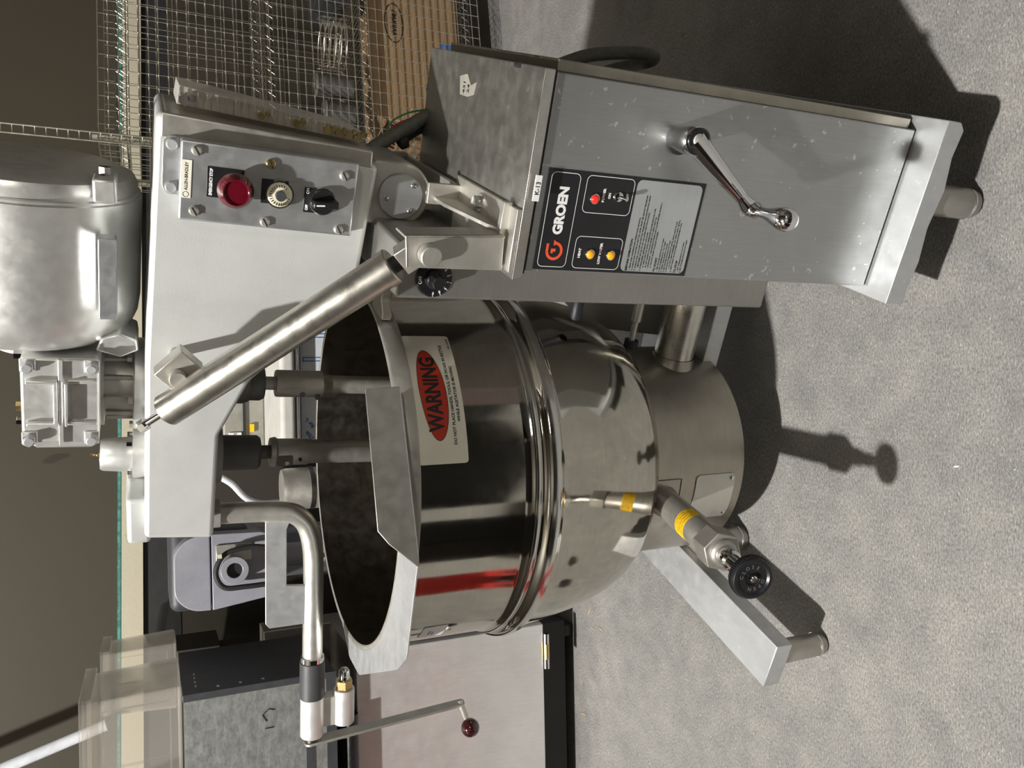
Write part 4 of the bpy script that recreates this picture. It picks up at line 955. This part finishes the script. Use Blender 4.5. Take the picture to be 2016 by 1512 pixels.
hb_ = empty('grey_control_housing', (0, 0, 0), 0, 'grey-beige machine housing with a handwritten paper label, standing on the foam slab', 'machine')
mk().box(h0.x, h0.x + .34, 3.12, 3.34, zs_, h0.z + .02).build('housing', 'beige', hb_, .006)
mk().box(h0.x + .03, h0.x + .10, 3.113, 3.12, at(475, 860, 3.12).z - .0, at(450, 860, 3.12).z).build('paper_label', 'whitepaper', hb_)
mk().text('ES Cont', (h0.x + .065, 3.111, at(462, 860, 3.12).z), (1, 0, 0), (0, 0, 1), .020).build('handwriting', 'ink_black', hb_, smooth=0, fix=False)
mk().box(h0.x, h0.x + .34, 3.110, 3.12, at(484, 860, 3.12).z, at(479, 860, 3.12).z).build('black_seal', 'rubber', hb_)
mk().box(h0.x + .10, h0.x + .13, 3.108, 3.12, at(500, 860, 3.12).z, at(492, 860, 3.12).z).build('yellow_tab', 'sticker', hb_)
pc_ = at(580, 965, 2.62)
pot = empty('steel_canister', (pc_.x, 2.66, 0), 0, 'tall polished steel canister behind the kettle, left of the white carton', 'canister')
mk().lathe([(0, .0), (.066, .0), (.068, .01), (.068, .985), (.064, 1.0), (0, 1.0)], (0, 0, 0), (0, 0, 1), 40).build('body', 'steel', pot, smooth=40)
mk().ring((0, 0, .90), (0, 0, .915), .0695, .068, 40).build('hoop', 'dark_steel', pot)
hs2 = at(455, 952, 2.9); he = at(500, 988, 2.9)
mk().tube(spline([hs2 + V((.03, .05, .05)), hs2, he, he + V((-.01, .02, -.16)), V((he.x - .0, 2.94, .25)), V((he.x - .0, 2.95, .011))], 6), .011, 12).build('corrugated_hose', 'white_tube', None, smooth=60)
tag(bpy.data.objects['corrugated_hose'], 'white corrugated hose hanging down behind the left end of the agitator arm', 'hose')

# ---- stainless oven cabinet at the left
YC = 2.46
oc_ = empty('oven_cabinet', (0, 0, 0), 0, 'brushed stainless cabinet with black base at the left edge behind the kettle', 'cabinet')
dx1 = at(1066, 1229, YC).x; dz0 = at(1072, 1380, YC).z; dz1 = at(704, 1450, YC).z
mk().box(-1.95, dx1, YC, YC + .03, dz0, dz1).build('door', 'cabinet', oc_, .003)
mk().box(-1.95, dx1 - .004, YC + .03, YC + .40, dz0 - .01, dz1).build('carcass', 'rough_steel', oc_, .003)
mk().box(-1.95, dx1 - .02, YC + .06, YC + .38, .045, dz0 - .01).build('plinth', 'rubber', oc_)
bb = mk().cyl((-1.95, YC - .03, at(687, 1450, YC).z), (at(687, 1398, YC).x, YC - .03, at(687, 1450, YC).z), .022, seg=32).build('black_rail', 'black', oc_, smooth=40)
mk().box(-1.95, at(687, 1398, YC).x, YC - .03, YC + .1, at(687, 1450, YC).z - .02, at(687, 1450, YC).z + .018).build('rail_backing', 'rubber', oc_)
hz = at(1075, 1240, YC - .01)
hg = mk().cyl((at(1070, 1315, YC).x, YC - .008, dz0 - .008), (at(1070, 1247, YC).x, YC - .008, dz0 - .008), .0095, seg=24).build('hinge', 'chrome', oc_)
mk().cyl((at(1070, 1296, YC).x, YC - .0085, dz0 - .008), (at(1070, 1267, YC).x, YC - .0085, dz0 - .008), .0100, seg=24).build('hinge_barrel', 'brass', hg)
for x_, y_ in ((dx1 - .06, YC + .10), (dx1 - .06, YC + .34)):
    cst = mk().cyl((x_ - .02, y_, .036), (x_ + .02, y_, .036), .036, seg=28).build('caster', 'rubber', oc_, .004)
    mk().box(x_ - .026, x_ + .026, y_ - .02, y_ + .02, .04, .10).build('caster_fork', 'steel', cst, .004)
# galvanised machine on it
GY = 2.40
gzb = at(662, 1450, GY).z; gzt = at(362, 1372, GY).z; gx1 = at(500, 1347, GY).x
gm = empty('galvanised_unit', (0, 0, 0), 0, 'galvanised sheet metal unit with dark frame on top of the stainless cabinet', 'appliance')
mk().box(-1.95, gx1, GY, GY + .012, gzb, gzt).build('front_sheet', 'galv', gm)
sd_ = mk().box(gx1 - .02, gx1 + .001, GY - .001, GY + .40, gzb, gzt + .004).build('side_frame', 'dgrey', gm, .002)
mk().box(-1.95, gx1 - .02, GY + .012, GY + .40, gzb, gzt).build('body', 'dgrey', gm, .002)
mk().box(-1.95, gx1, GY - .004, GY, gzb - .002, gzb + .028).build('frame_bar', 'dgrey', gm)
mk().box(-1.95, gx1, GY - .004, GY, at(610, 1480, GY).z - .012, at(610, 1480, GY).z + .010).build('frame_bar', 'dgrey', gm)
for px in (430, 475, 520):
    c = at(px, 1345, GY); mk().lathe([(0, .003), (.004, .002), (.005, 0)], (gx1 + .001, GY + .03, c.z), (1, 0, 0), 12).build('rivet', 'chrome', sd_)
for k in range(4):
    mk().box(gx1 - .0005, gx1 + .0022, GY + .05 + k * .035, GY + .065 + k * .035, gzt - .035, gzt - .031).build('louvre', 'steel', sd_)
scr = mk(); q0 = at(525, 1420, GY)
scr.tube([q0 + V((0, -.0015, 0)), q0 + V((.02, -.0015, .012)), q0 + V((.035, -.0015, -.006)), q0 + V((.030, -.0015, -.022))], .0012, 5)
scr.tube([q0 + V((-.02, -.0015, -.02)), q0 + V((-.02, -.0015, .004))], .0012, 5); scr.build('pen_mark', 'ink_black', gm)
# low dark cupboard behind, with bright clips on it
ct = at(432, 1303, 3.2).z; cxr = at(432, 1282, 3.2).x
tag(mk().box(-1.95, cxr, 3.10, 3.34, 0, ct).build('dark_cupboard', 'wall_low', None, .004), 'plain dark cupboard against the back wall behind the galvanised unit', 'cupboard')
for k in range(3):
    c = V((cxr - .03 - .035 * k, 3.14 + .03 * k, ct + .004)); m = mk().tube([c + V((-.02, 0, 0)), c + V((.015, 0, 0)), c + V((.02, 0, .02)), c + V((-.015, -.01, .05))], .004, 8)
    tag(m.build('metal_clip', 'chrome', None), 'small bright metal clip on top of the dark cupboard', 'clip', 'metal clips on the cupboard')
# thin steel cabinet glimpsed behind the pipe
ce_ = at(560, 1290, 2.93)
sc2 = empty('narrow_cabinet', (0, 0, 0), 0, 'narrow brownish steel cabinet seen between the swing pipe and the stainless cabinet', 'cabinet')
mk().box(at(560, 1330, 2.93).x, at(560, 1238, 2.93).x, 2.93, 3.05, 0, at(520, 1290, 2.93).z).build('body', 'rough_steel', sc2, .003)
mk().cyl((ce_.x, 2.932, ce_.z), (ce_.x, 2.905, ce_.z), .014).build('brass_knob', 'brass', sc2)
# clear tubs
def tub(name, c, w, d, h, rz, label):
    e = empty(name, c, rz, label, 'tub', 'clear plastic tubs'); t = .004; m = mk()
    tp = [(-w / 2, -d / 2), (w / 2, -d / 2), (w / 2, d / 2), (-w / 2, d / 2)]
    def rr(g, r=.012): return round_poly([(x + math.copysign(g, x), y + math.copysign(g, y)) for x, y in tp], r, 4)
    def loop(L, z): return [m.bm.verts.new((x, y, z)) for x, y in L]
    seq = [loop(rr(-.010), 0), loop(rr(-.001), h - .040), loop(rr(.004), h - .040), loop(rr(.004), h - .008), loop(rr(.016), h - .008), loop(rr(.016), h - .03), loop(rr(.018), h - .03), loop(rr(.018), h), loop(rr(0), h), loop(rr(-.005), h - .042), loop(rr(-.014), t)]
    n = len(seq[0])
    for P, Q in zip(seq, seq[1:]):
        for k in range(n): m.face([P[k], P[(k + 1) % n], Q[(k + 1) % n], Q[k]])
    m.face(seq[0]); m.face(seq[-1])
    m.build('tub_shell', 'clear', e, smooth=50)
    rm = mk()
    def fr(u, z, y=-d / 2): return V((u * w / 2, y + (.010 if z < h * .3 else .004) - .001, z))
    rm.tube([fr(-.86, .03), fr(.84, .03), fr(.84, h * .78), fr(-.86, h * .78), fr(-.86, .03)], .0022, 6)
    rm.tube([fr(-.05, .03), fr(-.05, h * .78)], .0040, 6)
    rm.build('moulded_rib', 'clear', e, smooth=60)
    return e
zt1 = at(157, 1420, 2.46).z
tub('clear_tub', (at(345, 1360, 2.46).x - .19, 2.62, gzt + .004), .36, .26, zt1 - gzt, .0, 'larger clear plastic tub nearest the camera on top of the galvanised unit')
bx_ = at(300, 1275, 3.14).x - .11; tz0 = at(348, 1312, 3.14).z
tag(mk().box(bx_ - .16, bx_ + .09, 3.12, 3.33, ct + .001, tz0).build('dark_crate', 'wall_low', None, .004), 'plain dark crate on the dark cupboard, under the smaller clear tub', 'crate')
tub('clear_tub', (bx_, 3.225, tz0 + .001), .21, .17, at(198, 1300, 3.14).z - tz0, 0, 'smaller clear plastic tub behind the larger one, in front of the cream trim')
t0, t1 = at(150, 1452, 3.1), at(-30, 1528, 3.1)
wt = mk().cyl(t0 + (t0 - t1) * .35, t1 + (t1 - t0) * 2.2, .020, seg=24).build('white_tube', 'white_tube', None)
tag(wt, 'white plastic tube leaning diagonally against the olive wall above the clear tubs', 'tube')

# ---- unseen things behind the camera, set there for the steel to reflect
dkc = empty('added_locker', mw(-.70, -2.30, 0), MA - .25, 'tall black locker out of view, added to darken the kettle reflection', 'locker')  # added to put a black band into the kettle's reflection
mk().box(-.50, .50, -.2, .2, .0, 2.0).build('body', 'rubber', dkc, .01)
for s_ in (-1, 1): mk().box(-.48 if s_ < 0 else .01, -.01 if s_ < 0 else .48, .2, .215, .06, 1.96).build('door', 'rubber', dkc, .004)
bc = empty('added_dark_block', (-.38, -.92, 0), .04, 'black bench-like block behind the camera, added to darken the kettle reflection', 'workbench')  # added dark mass; its reflection darkens the kettle front
mk().box(-.74, .74, -.25, .25, 0, 1.18).build('body', 'rubber', bc, .01)
mk().box(-.77, .77, -.28, .28, 1.18, 1.215).build('worktop', 'dark_steel', bc, .004)
PJ = V((-1.22, 1.32, 0)); pj = empty('pallet_jack', PJ, math.radians(200), 'red pallet jack with two forks on the floor left of the photographer', 'pallet jack')
for y in (-.19, .19):
    fk = mk().plate([(x, yy + y, .085) for x, yy in round_poly([(0, -.05), (.06, -.08), (1.15, -.08), (1.15, .08), (.06, .08), (0, .05)], .01, 2)], (0, 0, .055)).build('fork', 'red_paint', pj, .006)
    mk().box(.18, .95, y - .045, y + .045, .1395, .142).build('fork_inset', 'rubber', fk)
    mk().cyl((.10, y - .05, .042), (.10, y + .05, .042), .041).build('roller', 'rubber', fk)
mk().box(1.12, 1.28, -.27, .27, .085, .42).build('body', 'red_paint', pj, .01)
mk().cyl((1.36, -.07, .10), (1.36, .07, .10), .10).build('steer_wheel', 'rubber', pj)
mk().tube([(1.32, 0, .25), (1.42, 0, 1.05), (1.44, -.12, 1.18), (1.44, .12, 1.18), (1.42, 0, 1.05)], .018, 12).build('handle', 'rubber', pj)
bs = empty('added_shelving', (1.42, -.62, 0), .85, 'dark shelving with boxes out of view, added to darken the kettle reflection', 'shelving')  # added with its boxes as a dark backdrop for the kettle to reflect
for z in (.1, .65, 1.2, 1.75): mk().box(-1.0, 1.0, -.25, .25, z, z + .04).build('shelf', 'dark_steel', bs)
for x in (-1.0, 1.0):
    for y in (-.24, .24): mk().box(x - .025, x + .025, y - .025, y + .025, 0, 1.9).build('post', 'dark_steel', bs)
mk().box(-1.0, 1.0, .235, .25, .0, 1.9).build('back_sheet', 'rubber', bs)
for k, (x, w_, h_) in enumerate(((-.6, .5, .35), (.05, .4, .42), (.65, .5, .30))):
    tag(mk().box(x - w_ / 2, x + w_ / 2, -.2, .2, 0, h_).build('brown_box', 'card', None), ('left', 'middle', 'right')[k] + ' brown box on the added shelving out of view', 'box', 'boxes on the added shelving')
    o = bpy.data.objects['brown_box' if k == 0 else 'brown_box.%03d' % k]; o.rotation_euler = (0, 0, .85); o.location = (1.42, -.62, .691 if k != 1 else 1.241)
# ---- splinters on the floor
for k, (px, py, L_, a) in enumerate(((1150, 1405, .055, 1.75), (1184, 1238, .040, 1.45), (1160, 1205, .030, 2.6), (1884, 918, .014, 1.9))):
    d = ray(px, py); P = CAM + d * (-CAM_H / d.z); u = V((math.cos(a), math.sin(a), 0)) * 1; w_ = V((-u.y, u.x, 0)) * .0025
    P.z = 0; o = mk().plate([P - u * L_ / 2, P - u * .1 * L_ + w_, P + u * L_ / 2, P + u * .1 * L_ - w_ * .6], (0, 0, .0025)).build('wood_splinter', 'wood' if k < 3 else 'ink_white', None)
    tag(o, ('longest pale wood splinter on the floor before the stainless cabinet', 'thin brown splinter on the floor left of the kettle', 'short forked pale splinter on the floor nearest the kettle', 'tiny white chip on the floor right of the valve shadow')[k], 'splinter')
